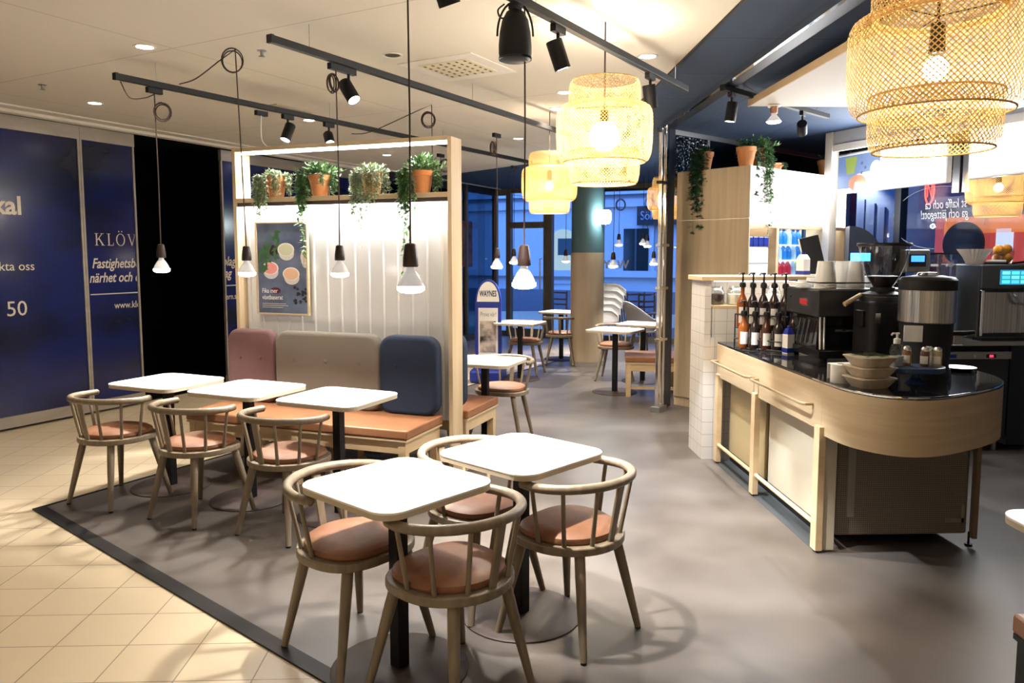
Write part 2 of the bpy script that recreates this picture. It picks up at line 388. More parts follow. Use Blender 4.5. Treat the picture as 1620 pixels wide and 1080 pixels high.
    Tl(d2, 145, 424, 'Fastighetsbolag', sz(150, 408, 424), cl(145, 424), shear=.28, bold=.002, sx=.78)
    Tl(d2, 141, 447, 'närhet och eng', sz(150, 431, 447), cl(141, 447), shear=.28, bold=.002, sx=.78)
    Tl(d2, 181, 488, 'www.klovern', sz(185, 477, 488), cl(181, 488), sx=.85)
    a, z = lw(143, 466); bxo('rule_line', (a, se - .02, -.004, 0, z - .005, z + .005), 'letter', d2)
    # the same words carried on across the next panel
    def w3(px, py):
        return lw(px, py, .06)
    a, z = w3(344, 390); serif(d3, 'VE', a - .14, z, w3(350, 372)[1] - w3(350, 390)[1], [(s3 + .02, -1)], .2)
    def T3(px, py, s, cap, back, **k):
        a, z = w3(px, py); return text_obj('lettering', s, cap / .72, 'letter', d3, (a - back, -.004, z), clip=[(s3 + .02 - a + back, -1)], **k)
    c3 = w3(350, 403)[1] - w3(350, 418)[1]
    T3(347, 420, 'bolag', c3, 0.02, shear=.28, bold=.002, sx=.78); T3(347, 439, 'engag', c3, .10, shear=.28, bold=.002, sx=.78); T3(349, 474, 'overn.se', c3 * .62, 0, sx=.85)
    a, z = w3(350, 452); bxo('rule_line', (s3, a + .35, -.004, 0, z - .005, z + .005), 'letter', d3)
    # wall body and unlit room behind the opening
    r = bpy.data.objects.new('wall_left', None); COL.objects.link(r); r.location = loc(0, 0, 0); r.rotation_euler = (0, 0, LROT); struct(r)
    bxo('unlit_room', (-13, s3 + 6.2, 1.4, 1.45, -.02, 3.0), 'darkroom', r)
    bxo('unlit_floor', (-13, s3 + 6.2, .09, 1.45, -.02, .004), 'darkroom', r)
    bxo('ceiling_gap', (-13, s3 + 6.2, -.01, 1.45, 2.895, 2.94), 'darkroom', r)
    bxo('blank_wall', (-13, sm - 1.98, 0, .1, 0, 2.93), 'film', r)
    bxo('moulding', (-13, s3 + 9, -.115, -.012, 2.902, 2.935), 'white', r)
    bxo('moulding', (-13, s3 + 9, -.34, -.29, 2.918, 2.935), 'white', r)
    bxo('end_wall', (s3 + 3.95, s3 + 5.6, .0, .08, 0, 2.93), 'darkroom', r)
    return s3
s3 = left_wall()

# ---- back wall of glass and doors, at right angles to the left wall
CB = Vector((.20, 15.4, 0)); BX = hv(118); BY = hv(28); BROT = R(90 - 118)
def bw(px, py, off=0):
    p = atp(px, py, CB + BY * off, BY); return (p - CB).dot(BX), p.z
def back_wall():
    # last stretch of the left wall: clear glass, running up to the corner
    r = bpy.data.objects.new('window_1', None); COL.objects.link(r); r.location = CB; r.rotation_euler = (0, 0, R(90 - LH)); struct(r)
    tag(r, 'tall glazed end of the left wall beside the wooden partition post', 'window')
    bxo('pane', (-3.6, -.06, 0, .012, .12, 2.80), 'glassd', r); bxo('sill_rail', (-3.6, -.06, -.03, .03, 0, .12), 'frame', r)
    bxo('head_rail', (-3.6, -.06, -.03, .03, 2.80, 2.93), 'navypaint', r)
    for s in (-1.25, -.06): bxo('mullion', (s, s + .07, -.04, .04, 0, 2.93), 'frame', r)
    W = [bw(783, 400)[0], bw(806, 400)[0], bw(868, 400)[0], bw(903, 400)[0]]
    def win(n, t0, t1, label, mull=()):
        r = bpy.data.objects.new('window_%d' % n, None); COL.objects.link(r); r.location = CB; r.rotation_euler = (0, 0, BROT); struct(r); tag(r, label, 'window')
        bxo('pane', (t0, t1, 0, .012, .1, 2.80), 'glass', r); bxo('sill_rail', (t0, t1, -.03, .03, 0, .1), 'frame', r); bxo('head_rail', (t0, t1, -.03, .03, 2.80, 2.93), 'frame', r)
        for m in mull: bxo('mullion', (m - .03, m + .03, -.04, .04, 0, 2.93), 'frame', r)
        return r
    win(2, 0, W[1] - .06, 'narrow glass sidelight left of the far glass door', (.02,))
    d = bpy.data.objects.new('door_5', None); COL.objects.link(d); d.location = CB; d.rotation_euler = (0, 0, BROT); struct(d)
    tag(d, 'far glazed entrance door in a bronze frame', 'door')
    a, b = W[1], W[2]; zt = bw(835, 356)[1]
    bxo('jamb', (a - .05, a + .05, -.06, .06, 0, 2.93), 'frame', d); bxo('jamb', (b - .09, b + .09, -.06, .06, 0, 2.93), 'frame', d)
    bxo('transom_bar', (a, b, -.06, .06, zt - .06, zt + .06), 'frame', d); bxo('transom_pane', (a, b, 0, .012, zt, 2.9), 'glass', d)
    bxo('door_pane', (a + .05, b - .1, 0, .012, .1, zt), 'glass', d); bxo('bottom_rail', (a + .05, b - .1, -.03, .03, .0, .16), 'frame', d)
    bxo('head_rail', (a, b, -.03, .03, 2.84, 2.93), 'frame', d)
    bm = bmesh.new(); tube(bm, [(b - .14, -.03, .95), (b - .14, -.10, .95), (b - .14, -.10, 1.55), (b - .14, -.03, 1.55)], .014); obj('handle', bm, 'steelm', d, True)
    win(3, b + .09, 8.5, 'wide shop window with white lettering behind the round column', (b + 1.1, b + 2.55, 5.4))
    k = bw(953, 424); kk = (bw(953, 411)[1] - bw(953, 424)[1])
    text_obj('lettering', 'YAW', kk / .72, 'letterw', bpy.data.objects['window_3'], (k[0] + .02, -.006, k[1]), bold=.006)
back_wall()

# ---- round column, teal above and wrapped beige below
bm = bmesh.new(); cylz(bm, .235, 0, 2.93, seg=40); c = struct(obj('pillar_1', bm, 'teal', smooth=True, loc=(1.497, 11.14, 0)))
bm = bmesh.new(); lathe(bm, [(.2365, .07), (.243, .07), (.243, 1.655), (.2365, 1.655)], 40); obj('wood_wrap', bm, 'columnbeige', c, True)
bm = bmesh.new(); lathe(bm, [(.2365, 0), (.25, 0), (.25, .07), (.2365, .07)], 40); obj('plinth_ring', bm, 'aluminium', c, True)

# ---- right-hand window wall behind the back bar
W0 = Vector((4.5, 8.8, 0)); W1 = Vector((5.9, 5.0, 0)); WX = (W1 - W0).normalized(); WN = Vector((-WX.y, WX.x, 0)); WROT = math.atan2(WX.y, WX.x)
def ww(px, py, off=0):
    p = atp(px, py, W0 + WN * off, WN); return (p - W0).dot(WX), p.z
def right_window():
    r = bpy.data.objects.new('window_4', None); COL.objects.link(r); r.location = W0; r.rotation_euler = (0, 0, WROT); struct(r)
    tag(r, 'shop window behind the back bar with white mirrored handwriting', 'window')
    bxo('pane', (-.6, 7, 0, .012, .5, 2.85), 'glassw', r); bxo('sill_wall', (-.6, 7, -.05, .05, 0, .5), 'navypaint', r); bxo('head_rail', (-.6, 7, -.05, .05, 2.85, 2.93), 'navypaint', r)
    for px in (1333, 1424, 1514, 1530):
        s = ww(px, 350)[0]; bxo('mullion', (s - .04, s + .04, -.05, .06, 2.26 if px > 1500 else 0, 2.93), 'steelm' if px in (1333, 1514, 1530) else 'navypaint', r)
    for px, py, s, cap in ((1531, 327, 'st kaffe och ca', 13), (1533, 343, 'ga och jättegott!', 13)):
        a, z = ww(px, py)
        text_obj('handwriting', s, .135, mat('chalk grey ' + s[:2], (.6, .62, .65), .7), r, (a, -.01, z), mirror=True, shear=.2, sx=.62)
    bm = bmesh.new(); pts = []
    for i in range(26):
        t = -.3 + 5.0 * i / 25; a = ww(1470, 345); pts.append((a[0] + .55 * cos(t) + .1, -.012, a[1] + .33 * sin(t)))
    tube(bm, pts, .0045, 6); obj('drawn_wreath', bm, mat('chalk line', (.25, .27, .30), .7), r, True)
right_window()

# ---- rest of the shell
def shell():
    bm = bmesh.new(); box(bm, -14, 9, -3.9, -3.8, 0, 2.93); struct(obj('wall_rear', bm, 'white'))
    bm = bmesh.new(); box(bm, 6.6, 6.7, -3.9, 5.0, 0, 2.93); struct(obj('wall_right', bm, 'white'))
    bm = bmesh.new(); box(bm, 5.85, 6.7, 4.95, 5.05, 0, 2.93); struct(obj('wall_right.001', bm, 'navypaint'))
    # glazed line running back from the chrome post, blue wall beyond
    r = bpy.data.objects.new('window_5', None); COL.objects.link(r); r.location = (1.80, 7.91, 0); r.rotation_euler = (0, 0, R(90 - 51)); struct(r)
    tag(r, 'speckled glass above the tall wooden cabinet', 'window')
    m, nt, b = nodes('speckled glass'); L = nt.links.new
    tc = N(nt, 'ShaderNodeTexCoord'); no = N(nt, 'ShaderNodeTexNoise'); no.inputs['Scale'].default_value = 42; no.inputs['Detail'].default_value = 3
    cr = N(nt, 'ShaderNodeValToRGB'); cr.color_ramp.elements[0].position = .60; cr.color_ramp.elements[1].position = .66; L(tc.outputs['Object'], no.inputs[0]); L(no.outputs[0], cr.inputs[0])
    tr = N(nt, 'ShaderNodeBsdfTransparent'); tr.inputs[0].default_value = (.35, .38, .42, 1); mx = N(nt, 'ShaderNodeMixShader'); b.inputs['Base Color'].default_value = (.55, .60, .64, 1); b.inputs['Roughness'].default_value = .15
    L(cr.outputs[0], mx.inputs[0]); L(tr.outputs[0], mx.inputs[1]); L(b.outputs[0], mx.inputs[2]); L(mx.outputs[0], nt.nodes['Material Output'].inputs[0])
    bxo('pane', (.02, .82, 0, .012, 2.25, 2.88), m, r); bxo('pane', (.86, 4.0, 0, .012, 2.25, 2.88), 'glassd', r); bxo('dark_panel', (.02, .26, 0, .02, 0, 2.25), 'navypaint', r)
    bxo('top_rail', (0, 4.2, -.02, .03, 2.88, 2.93), 'steelm', r); bxo('mullion', (.82, .86, -.02, .03, 0, 2.9), 'steelm', r)
    r = bpy.data.objects.new('wall_back', None); COL.objects.link(r); r.location = (1.9, 8.9, 0); r.rotation_euler = (0, 0, R(90 - 48)); struct(r)
    bxo('blue_panel', (1.0, 2.15, 0, .06, 0, 2.93), 'bluewall', r); bxo('dark_panel', (2.15, 6.0, 0, .06, 0, 2.93), 'navypaint', r)
    bm = bmesh.new(); lathe(bm, [(0, 0), (.055, 0), (.055, .012), (0, .012)], 24, mtx=Matrix.Translation((1.62, -.002, 2.50)) @ Matrix.Rotation(pi / 2, 4, 'X')); obj('round_alarm', bm, 'plasticwhite', r, True)
    # chrome post and the parked dark panel behind it
    r = thing('sliding_panel_stack', 'chrome edged stack of parked sliding glass panels left of the tall cabinet', 'glass panel', (1.775, 7.70, 0), R(90 - 38)); r['kind'] = 'structure'
    for i, (x, m) in enumerate(((0, 'chrome'), (.10, 'chrome'))): bxo('edge_profile', (x - .025, x + .025, -.02, .02, .02, 2.91), m, r, .006)
    bxo('dark_panel', (.15, .30, -.012, .012, .02, 2.91), 'navypaint', r); bxo('foot_block', (-.05, .13, -.05, .05, 0, .06), 'steelm', r, .004)
    for z in (2.35, 1.72, 1.28, .75): bxo('clamp', (-.05, .16, -.03, .03, z - .015, z + .015), 'blackmatte' if z > 2 else 'chrome', r, .004)
shell()

# ================================================================== OUTSIDE
def outside():
    bm = bmesh.new(); box(bm, -60, 60, -40, 60, -.25, -.07); struct(obj('ground', bm, mat('asphalt', (.10, .10, .11), .8)))
    fac = mat('street facade plaster', (.55, .57, .60), .8)
    FO = CB + BY * 7.0
    b = thing('street_building', 'blue dusk plastered building across the street, beyond the far windows', 'building', FO, BROT)
    def fw(px, py): p = atp(px, py, FO, BY); return (p - FO).dot(BX), p.z
    bxo('wall', (-14, 16, 0, .5, -.2, 9), fac, b)
    z = fw(980, 433)[1]; bxo('ledge', (-14, 16, -.18, 0, z - .09, z + .09), fac, b); z2 = fw(980, 322)[1]; bxo('cornice', (-14, 16, -.14, 0, z2 - .1, z2 + .12), fac, b)
    z3 = fw(980, 305)[1]; bxo('cornice', (-14, 16, -.3, 0, z3 - .06, z3 + .1), fac, b)
    bxo('plinth', (-14, 16, -.06, 0, -.2, .6), mat('dark plinth', (.16, .17, .2), .8), b)
    x0, zt = fw(989, 362); x1, zb = fw(1027, 430)
    f = bxo('window_frame', (x0 - .16, x1 + .16, -.1, 0, zb - .1, zt + .16), fac, b); bxo('pane', (x0, x1, -.13, -.1, zb, zt), mat('dark pane', (.02, .03, .03), .1), f)
    bxo('glazing_bar', ((x0 + x1) / 2 - .03, (x0 + x1) / 2 + .03, -.15, -.13, zb, zt), mat('dark bar', (.05, .06, .07), .5), f)
    # arched window lit from within
    x0, zt = fw(878, 372); x1, zb = fw(908, 428); cx = (x0 + x1) / 2; rr = (x1 - x0) / 2
    def arch(k, z0): return [(cx + rr * k, z0)] + [(cx + rr * k * cos(R(a)), zt + rr * .55 * k * sin(R(a))) for a in range(0, 181, 12)] + [(cx - rr * k, z0)]
    up = Matrix.Rotation(pi / 2, 4, 'X')
    bm = bmesh.new(); prism(bm, arch(1.12, zb - .05), .0, .10, up); f = obj('window_frame', bm, fac, b)
    bm = bmesh.new(); prism(bm, arch(1.0, zb), .10, .12, up); obj('lit_pane', bm, emit_mat('lit shop interior', (.55, .72, .62), .22), f)
    bm = bmesh.new(); box(bm, cx - rr * .5, cx + rr * .9, -.14, -.12, zb + .45, zt - .1); obj('pane', bm, mat('dark pane two', (.03, .06, .07), .2), f)
    for q in range(4):
        z = fw(890, 446 + q * 10)[1]; bxo('stone_course', (x0 - .2, x1 + .15, -.05, 0, z - .05, z + .05), fac, b)
    a, zt = fw(1012, 327); a1, zb = fw(1040, 356)
    s = thing('shop_sign', 'dark square sign reading Söl on the building across the street', 'sign', FO, BROT)
    bxo('board', (a, a1 + 1.2, -.25, -.15, zb, zt), mat('sign black', (.008, .01, .016), .5), s)
    k = fw(1017, 348); text_obj('lettering', 'Söl', (fw(1017, 334)[1] - k[1]) / .72, mat('pale sign letters', (.35, .4, .55), .6), s, (k[0], -.256, k[1]), sx=.8)
    # side street beyond the back-bar window
    SO = W0 + WN * 4.5
    if (SO - Vector((0, 0, 0))).length < W0.length: SO = W0 - WN * 4.5
    sg = 1 if (SO - W0).dot(WN) > 0 else -1
    nb = WN * sg
    def sw(px, py): p = atp(px, py, SO, WN); return (p - SO).dot(WX), p.z
    b = thing('corner_building', 'dark blue facade seen through the back bar window', 'building', SO, WROT)
    y0, y1 = (0, .5) if sg > 0 else (-.5, 0); o = -.02 * sg
    def fb(name, px0, py0, px1, py1, m, d, par=b):
        s0, zt = sw(px0, py0); s1, zb = sw(px1, py1); return bxo(name, (min(s0, s1), max(s0, s1), *sorted((0, -d * sg)), zb, zt), m, par)
    bxo('wall', (-8, 14, y0, y1, -.2, 8), mat('dark blue facade', (.09, .10, .12), .7), b)
    for k, px in enumerate((1345, 1362, 1378, 1394)): fb('cladding_rib', px, 310 + k * 6, px + 3, 440, mat('rib %d' % k, (.075, .085, .105), .7), .04)
    fb('doorway', 1425, 300, 1500, 440, mat('doorway navy', (.05, .06, .08), .5), .03); fb('fascia', 1462, 283, 1535, 328, mat('plum fascia', (.07, .012, .04), .5), .10)
    bl = sw(1368, 301); light('SPOT', 'street_wall_light', SO + WX * bl[0] - nb * .35 + Vector((0, 0, bl[1] + .25)), 60, COOL, SO + WX * bl[0] + nb * .1 + Vector((0, 0, bl[1] - 1.2)), .05, 110)
    s = thing('red_shop', 'red shop front with an orange frame behind the white filter bowl', 'shop', SO, WROT)
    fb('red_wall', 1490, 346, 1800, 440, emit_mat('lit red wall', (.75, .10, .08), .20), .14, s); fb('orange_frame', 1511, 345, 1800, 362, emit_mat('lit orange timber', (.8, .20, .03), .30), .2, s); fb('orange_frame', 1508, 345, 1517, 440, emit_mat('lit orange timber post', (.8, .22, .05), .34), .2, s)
    fb('lit_window', 1590, 362, 1612, 396, emit_mat('pale lit window', (.75, .8, .95), .3), .2, s)
    c = sw(1540, 386); bm = bmesh.new(); lathe(bm, [(0, -.02), (.36, -.02), (.36, .02), (0, .02)], 32, mtx=Matrix.Translation((c[0], -.24 * sg, c[1])) @ Matrix.Rotation(pi / 2, 4, 'X')); obj('round_sign', bm, 'black', s)
    # neon ring with a zigzag letter
    n = thing('neon_sign', 'oval red neon sign with a letter N outside the back bar window', 'sign', SO, WROT)
    c = sw(1484, 301); neon = emit_mat('red neon', (1, .05, .02), 2); rx, rz = .085, .24
    bm = bmesh.new(); tube(bm, [(c[0] + rx * cos(2 * pi * i / 32), -.2 * sg, c[1] + rz * sin(2 * pi * i / 32)) for i in range(32)], .013, 8, True); obj('ring_tube', bm, neon, n, True)
    bm = bmesh.new(); tube(bm, [(c[0] - .04, -.2 * sg, c[1] - .12), (c[0] - .04, -.2 * sg, c[1] + .12), (c[0] + .04, -.2 * sg, c[1] - .12), (c[0] + .04, -.2 * sg, c[1] + .12)], .010, 8); obj('letter_tube', bm, neon, n, True)
    bm = bmesh.new(); box(bm, c[0] - .02, c[0] + .02, *sorted((-.2 * sg, 0)), c[1] + .24, c[1] + .28); obj('bracket', bm, 'black', n)
    return
outside()
# ================================================================== PARTITION WITH BENCHES
PO = Vector((-.238, 5.42, 0)); PROT = R(90 - 112.5); PU = hv(112.5); PV = hv(22.5)
def pp(px, py, v=0):
    p = atp(px, py, PO + PV * v, PV); return (p - PO).dot(PU), p.z
def pworld(u, v, z): return PO + PU * u + PV * v + Vector((0, 0, z))
PL = -1.905
def partition():
    t = thing('partition_screen', 'light wood partition frame with a glowing white ribbed panel and plant shelf', 'partition', PO, PROT)
    bxo('post', (-.032, 0, 0, .175, 0, 2.45), 'oakh', t, .002); bxo('post', (PL, PL + .032, 0, .175, 0, 2.46), 'oakh', t, .002)
    bxo('top_beam', (PL + .032, -.032, 0, .175, 2.425, 2.455), 'oakx', t, .002)
    bxo('shelf', (PL + .032, -.032, 0, .175, 2.03, 2.065), 'oakx', t, .002)
    bxo('light_baffle', (PL + .032, -.032, .012, .022, 2.00, 2.03), mat('dark brown baffle', (.05, .03, .025), .6), t)
    # ribbed translucent sheet
    bm = bmesh.new(); n = 15; x = PL + .034; wd = (-.034 - x) / n; pts = []
    for i in range(n):
        a = x + i * wd; pts += [(a, .10), (a + wd * .16, .10), (a + wd * .22, .088), (a + wd * .30, .088), (a + wd * .36, .10)]
    pts.append((x + n * wd, .10)); pts = pts + [(p[0], p[1] + .012) for p in pts[::-1]]
    prism(bm, pts, .40, 2.03); obj('ribbed_panel', bm, 'poly', t)
    bxo('led_strip', (PL + .05, -.05, .03, .055, 2.405, 2.424), 'led', t)
    bxo('led_strip', (PL + .05, -.05, .05, .065, 2.016, 2.028), 'led', t)
    c = pworld(PL / 2, .045, 2.40); l = light('AREA', 'led_strip_top_light', c, 4, (1, .95, .92), c - Vector((0, 0, 1)), 1.8, sy=.03); l.rotation_euler = (0, 0, PROT)
    c = pworld(PL / 2, .055, 2.012); l = light('AREA', 'led_strip_shelf_light', c, 8.5, (1, .97, .95), None, 1.8, sy=.05); l.rotation_euler = (R(8), 0, PROT)
    # framed poster
    u0, zt = pp(404, 351, .07); u1, zb = pp(490, 499, .07); w, h = u1 - u0, zt - zb
    f = thing('framed_poster', 'framed drinks poster reading Fika mer växtbaserat on the white panel', 'poster', pworld(u0, .07, zb), PROT)
    for d in ((0, w, -.012, .015, 0, .012), (0, w, -.012, .015, h - .012, h), (0, .012, -.012, .015, .012, h - .012), (w - .012, w, -.012, .015, .012, h - .012)):
        bxo('frame_bar', d, 'oakx', f)
    bm = bmesh.new(); box(bm, .012, w - .012, 0, .008, .012, h - .012)
    obj('print', bm, noise_mat('slate poster ground', (.035, .045, .085), (.16, .20, .30), (1, 1, 1), 3, 4, .3, lo=.3, hi=.7), f)
    up = Matrix.Rotation(pi / 2, 4, 'X')
    def disc(name, cx, cz, rx, rz, col, y):
        bm = bmesh.new(); prism(bm, [(cx * w + rx * w * cos(2 * pi * i / 24), cz * h + rz * h * sin(2 * pi * i / 24)) for i in range(24)], y, y + .0012, up)
        return obj(name, bm, mat('print ' + name + '%.2f' % cx, col, .4), f)
    for cx, cz, cc, cup in ((.27, .50, (.72, .30, .28), (.55, .55, .58)), (.67, .44, (.66, .42, .28), (.6, .58, .56)), (.58, .70, (.50, .52, .36), (.6, .6, .58)), (.93, .62, (.62, .48, .42), (.5, .5, .5))):
        r_ = .16 if cx < .9 else .07
        disc('printed_cup', cx + .01, cz - .04, r_ * .9, .075, cup, .0012); disc('printed_cup_rim', cx, cz, r_, .072, (.72, .70, .68), .002); disc('printed_drink', cx, cz, r_ * .86, .062, cc, .003)
    disc('printed_beet', .34, .69, .085, .06, (.03, .008, .012), .0012); disc('printed_powder', .36, .26, .10, .035, (.09, .012, .02), .0012)
    rnd = random.Random(4)
    bm = bmesh.new()
    for k in range(60):
        a, b = rnd.uniform(.05, .45), rnd.uniform(.62, .93); b = .5 + a * .55 + rnd.uniform(-.12, .16); an = rnd.uniform(0, pi); l = rnd.uniform(.02, .045)
        vs = [(a * w + l * cos(an + q) * (1 if i % 2 == 0 else .35), b * h + l * sin(an + q) * (1 if i % 2 == 0 else .35)) for i, q in enumerate((0, 1.57, 3.14, 4.71))]
        if .05 < b < .95 and all(.014 < v[0] < w - .014 for v in vs): prism(bm, vs, .004, .005, up)
    obj('printed_leaves', bm, mat('print leaf', (.05, .13, .05), .5), f)
    bm = bmesh.new()
    for k in range(26):
        a, b = rnd.uniform(.72, .96) * w, rnd.uniform(.12, .30) * h; l = rnd.uniform(.008, .016)
        prism(bm, [(a + l * cos(q), b + l * sin(q) * .8) for q in (0, 1.2, 2.4, 3.6, 4.9)], .004, .005, up)
    obj('printed_chocolate', bm, mat('print chocolate', (.015, .008, .008), .5), f)
    text_obj('lettering', 'Fika mer\nväxtbaserat', .052, 'letterw', f, (.10 * w, -.005, .235 * h), sx=.82)
    bm = bmesh.new()
    for k, l in enumerate((.46, .50, .40)): box(bm, .10 * w, (.10 + l) * w, -.004, -.003, (.115 - k * .02) * h, (.121 - k * .02) * h)
    obj('printed_small_print', bm, 'letter', f)
partition()

def pad(name, w, h, th, m, r=.10, btn=()):
    """upright rounded cushion standing on z=0, x across, front at -y"""
    bm = bmesh.new()
    out = rrect(w, h, r, 6, 0, h / 2); up = Matrix.Rotation(pi / 2, 4, 'X')
    prism(bm, out, 0, th, up); bmesh.ops.translate(bm, verts=bm.verts, vec=(0, th / 2, 0))
    return bm
def back_pad(name, label, u0, u1, z0, h, v0, v1, m, nb, grp=None, face=-1):
    t = thing(name, label, 'cushion', pworld((u0 + u1) / 2, (v0 + v1) / 2, z0), PROT, grp)
    obj('pad', pad('p', u1 - u0, h, v1 - v0, m), m, t, True, .03, 4)
    for k in range(nb):
        x = (k - (nb - 1) / 2) * ((u1 - u0) / (nb + .15)) * (1 if nb == 3 else .9)
        bm = bmesh.new(); lathe(bm, [(0, 0), (.014, 0), (.011, .008), (0, .010)], 12, mtx=Matrix.Translation((x, face * (v1 - v0) / 2, h * .62)) @ Matrix.Rotation(pi / 2 * -face, 4, 'X'))
        obj('button', bm, m, t, True)
    return t
SEAT = .465
back_pad('back_cushion', 'dusty pink upright back cushion with two buttons on the tan bench', -1.93, -1.475, SEAT, .575, -.10, -.005, 'pink', 2)
back_pad('back_cushion', 'wide warm grey upright back cushion with three buttons', -1.47, -.545, SEAT, .575, -.105, -.005, 'grey', 3)
back_pad('back_cushion', 'navy blue upright back cushion beside the right wooden post', -.54, -.075, SEAT, .575, -.115, -.005, 'navy', 2)
back_pad('back_cushion', 'navy back cushion showing its edge behind the right wooden post', -.52, .0, SEAT, .575, .18, .29, 'navy', 2, face=1)

def bench(label, u0, u1, v0, v1):
    t = thing('bench', label, 'bench', pworld(u0, v0, 0), PROT); w, d = u1 - u0, v1 - v0
    bxo('seat_cushion', (0, w, 0, d, .40, SEAT), 'benchtan', t, .012, seg=3)
    bxo('seat_board', (0.005, w - .005, .005, d - .005, .385, .40), 'birch', t)
    for d_ in ((.06, w - .06, .02, .045, .30, .385), (.06, w - .06, d - .045, d - .02, .30, .385)): bxo('apron', d_, 'birch', t)
    for x in (.02, w - .045): bxo('apron', (x, x + .025, .06, d - .06, .30, .385), 'birch', t)
    for x in (.02, w / 2, w - .075):
        for y in (.015, d - .07): bxo('leg', (x, x + .055, y, y + .055, 0, .385), 'birch', t, .003)
    bxo('stretcher', (w - .055, w - .03, .06, d - .06, .09, .12), 'birch', t)
    return t
bench('long tan bench with a pale wood frame in front of the white panel', -1.93, -.075, -.56, -.01)
bench('tan bench with a pale wood frame on the far side of the partition', -1.9, .035, .185, .81)
for u in (-1.62, -.42):
    s = thing('socket_box', 'black socket box under the %s end of the long tan bench' % ('left' if u < -1 else 'right'), 'socket box', pworld(u, -.535, .255), PROT)
    bxo('housing', (0, .13, 0, .05, 0, .13), 'blackmatte', s, .004)
    bm = bmesh.new()
    for k in (0, 1): lathe(bm, [(0, 0), (.02, 0), (.02, .004), (0, .004)], 14, mtx=Matrix.Translation((.035 + k * .06, 0, .065)) @ Matrix.Rotation(pi / 2, 4, 'X'))
    obj('outlet', bm, 'blackgloss', s)

# ================================================================== TABLES
def table_proto(w, d, r, label, base_r=.27):
    t = thing('cafe_table', label, 'table')
    bm = bmesh.new(); prism(bm, rrect(w, d, r, 7), .742, .75); obj('tabletop', bm, 'white_top', t, False, .0015)
    bm = bmesh.new(); prism(bm, rrect(w - .002, d - .002, r, 7), .722, .742); obj('edge_band', bm, 'ply_edge', t)
    bxo('pole', (-.027, .027, -.027, .027, .012, .722), 'black', t, .003)
    bm = bmesh.new(); lathe(bm, [(0, 0), (base_r, 0), (base_r, .006), (base_r - .012, .011), (0, .014)], 40); obj('base_plate', bm, 'baseplate', t, True)
    bxo('top_bracket', (-.12, .12, -.12, .12, .714, .722), 'black', t)
    return t
def place_table(src, first, loc, h, label, group):
    if first: src.location = (loc[0], loc[1], 0); src.rotation_euler = (0, 0, -R(h)); src['label'] = label; src['group'] = group; return src
    return dup(src, (loc[0], loc[1], 0), -R(h), label, group)
G1 = 'white café tables'
TA = table_proto(.56, .56, .088, '')
place_table(TA, True, (-.342, 2.868), 44, 'nearest white square table, its left corner over the black floor strip', G1)
place_table(TA, False, (.157, 3.305), 45, 'white square table behind and right of the nearest one', G1)
TB = table_proto(.585, .55, .08, '', .265)
place_table(TB, True, (-2.215, 5.305), 26, 'white table at the left end of the row along the tan bench', G1)
place_table(TB, False, (-1.566, 4.995), 26, 'white table in the middle of the row along the tan bench', G1)
place_table(TB, False, (-.915, 4.672), 26, 'white table at the right end of the row along the tan bench', G1)
place_table(TB, False, (-.005, 6.27), 22.5, 'white table just right of the wooden partition post', G1)
place_table(TB, False, (-.62, 6.53), 22.5, 'white table mostly hidden behind the wooden partition post', G1)
place_table(TB, False, (.45, 9.85), 24, 'far white table just right of the blue pavement sign', G1)
place_table(TB, False, (1.18, 11.75), 30, 'far white table in front of the round column', G1)
place_table(TB, False, (1.53, 8.86), 30, 'small looking far white table between column and chrome post', G1)
place_table(TB, False, (2.02, 9.62), 30, 'far white table cut off by the chrome post', G1)
place_table(TA, False, (1.742 + .28, 2.48 - .28), 0, 'white table corner at the right edge of the photo', G1)

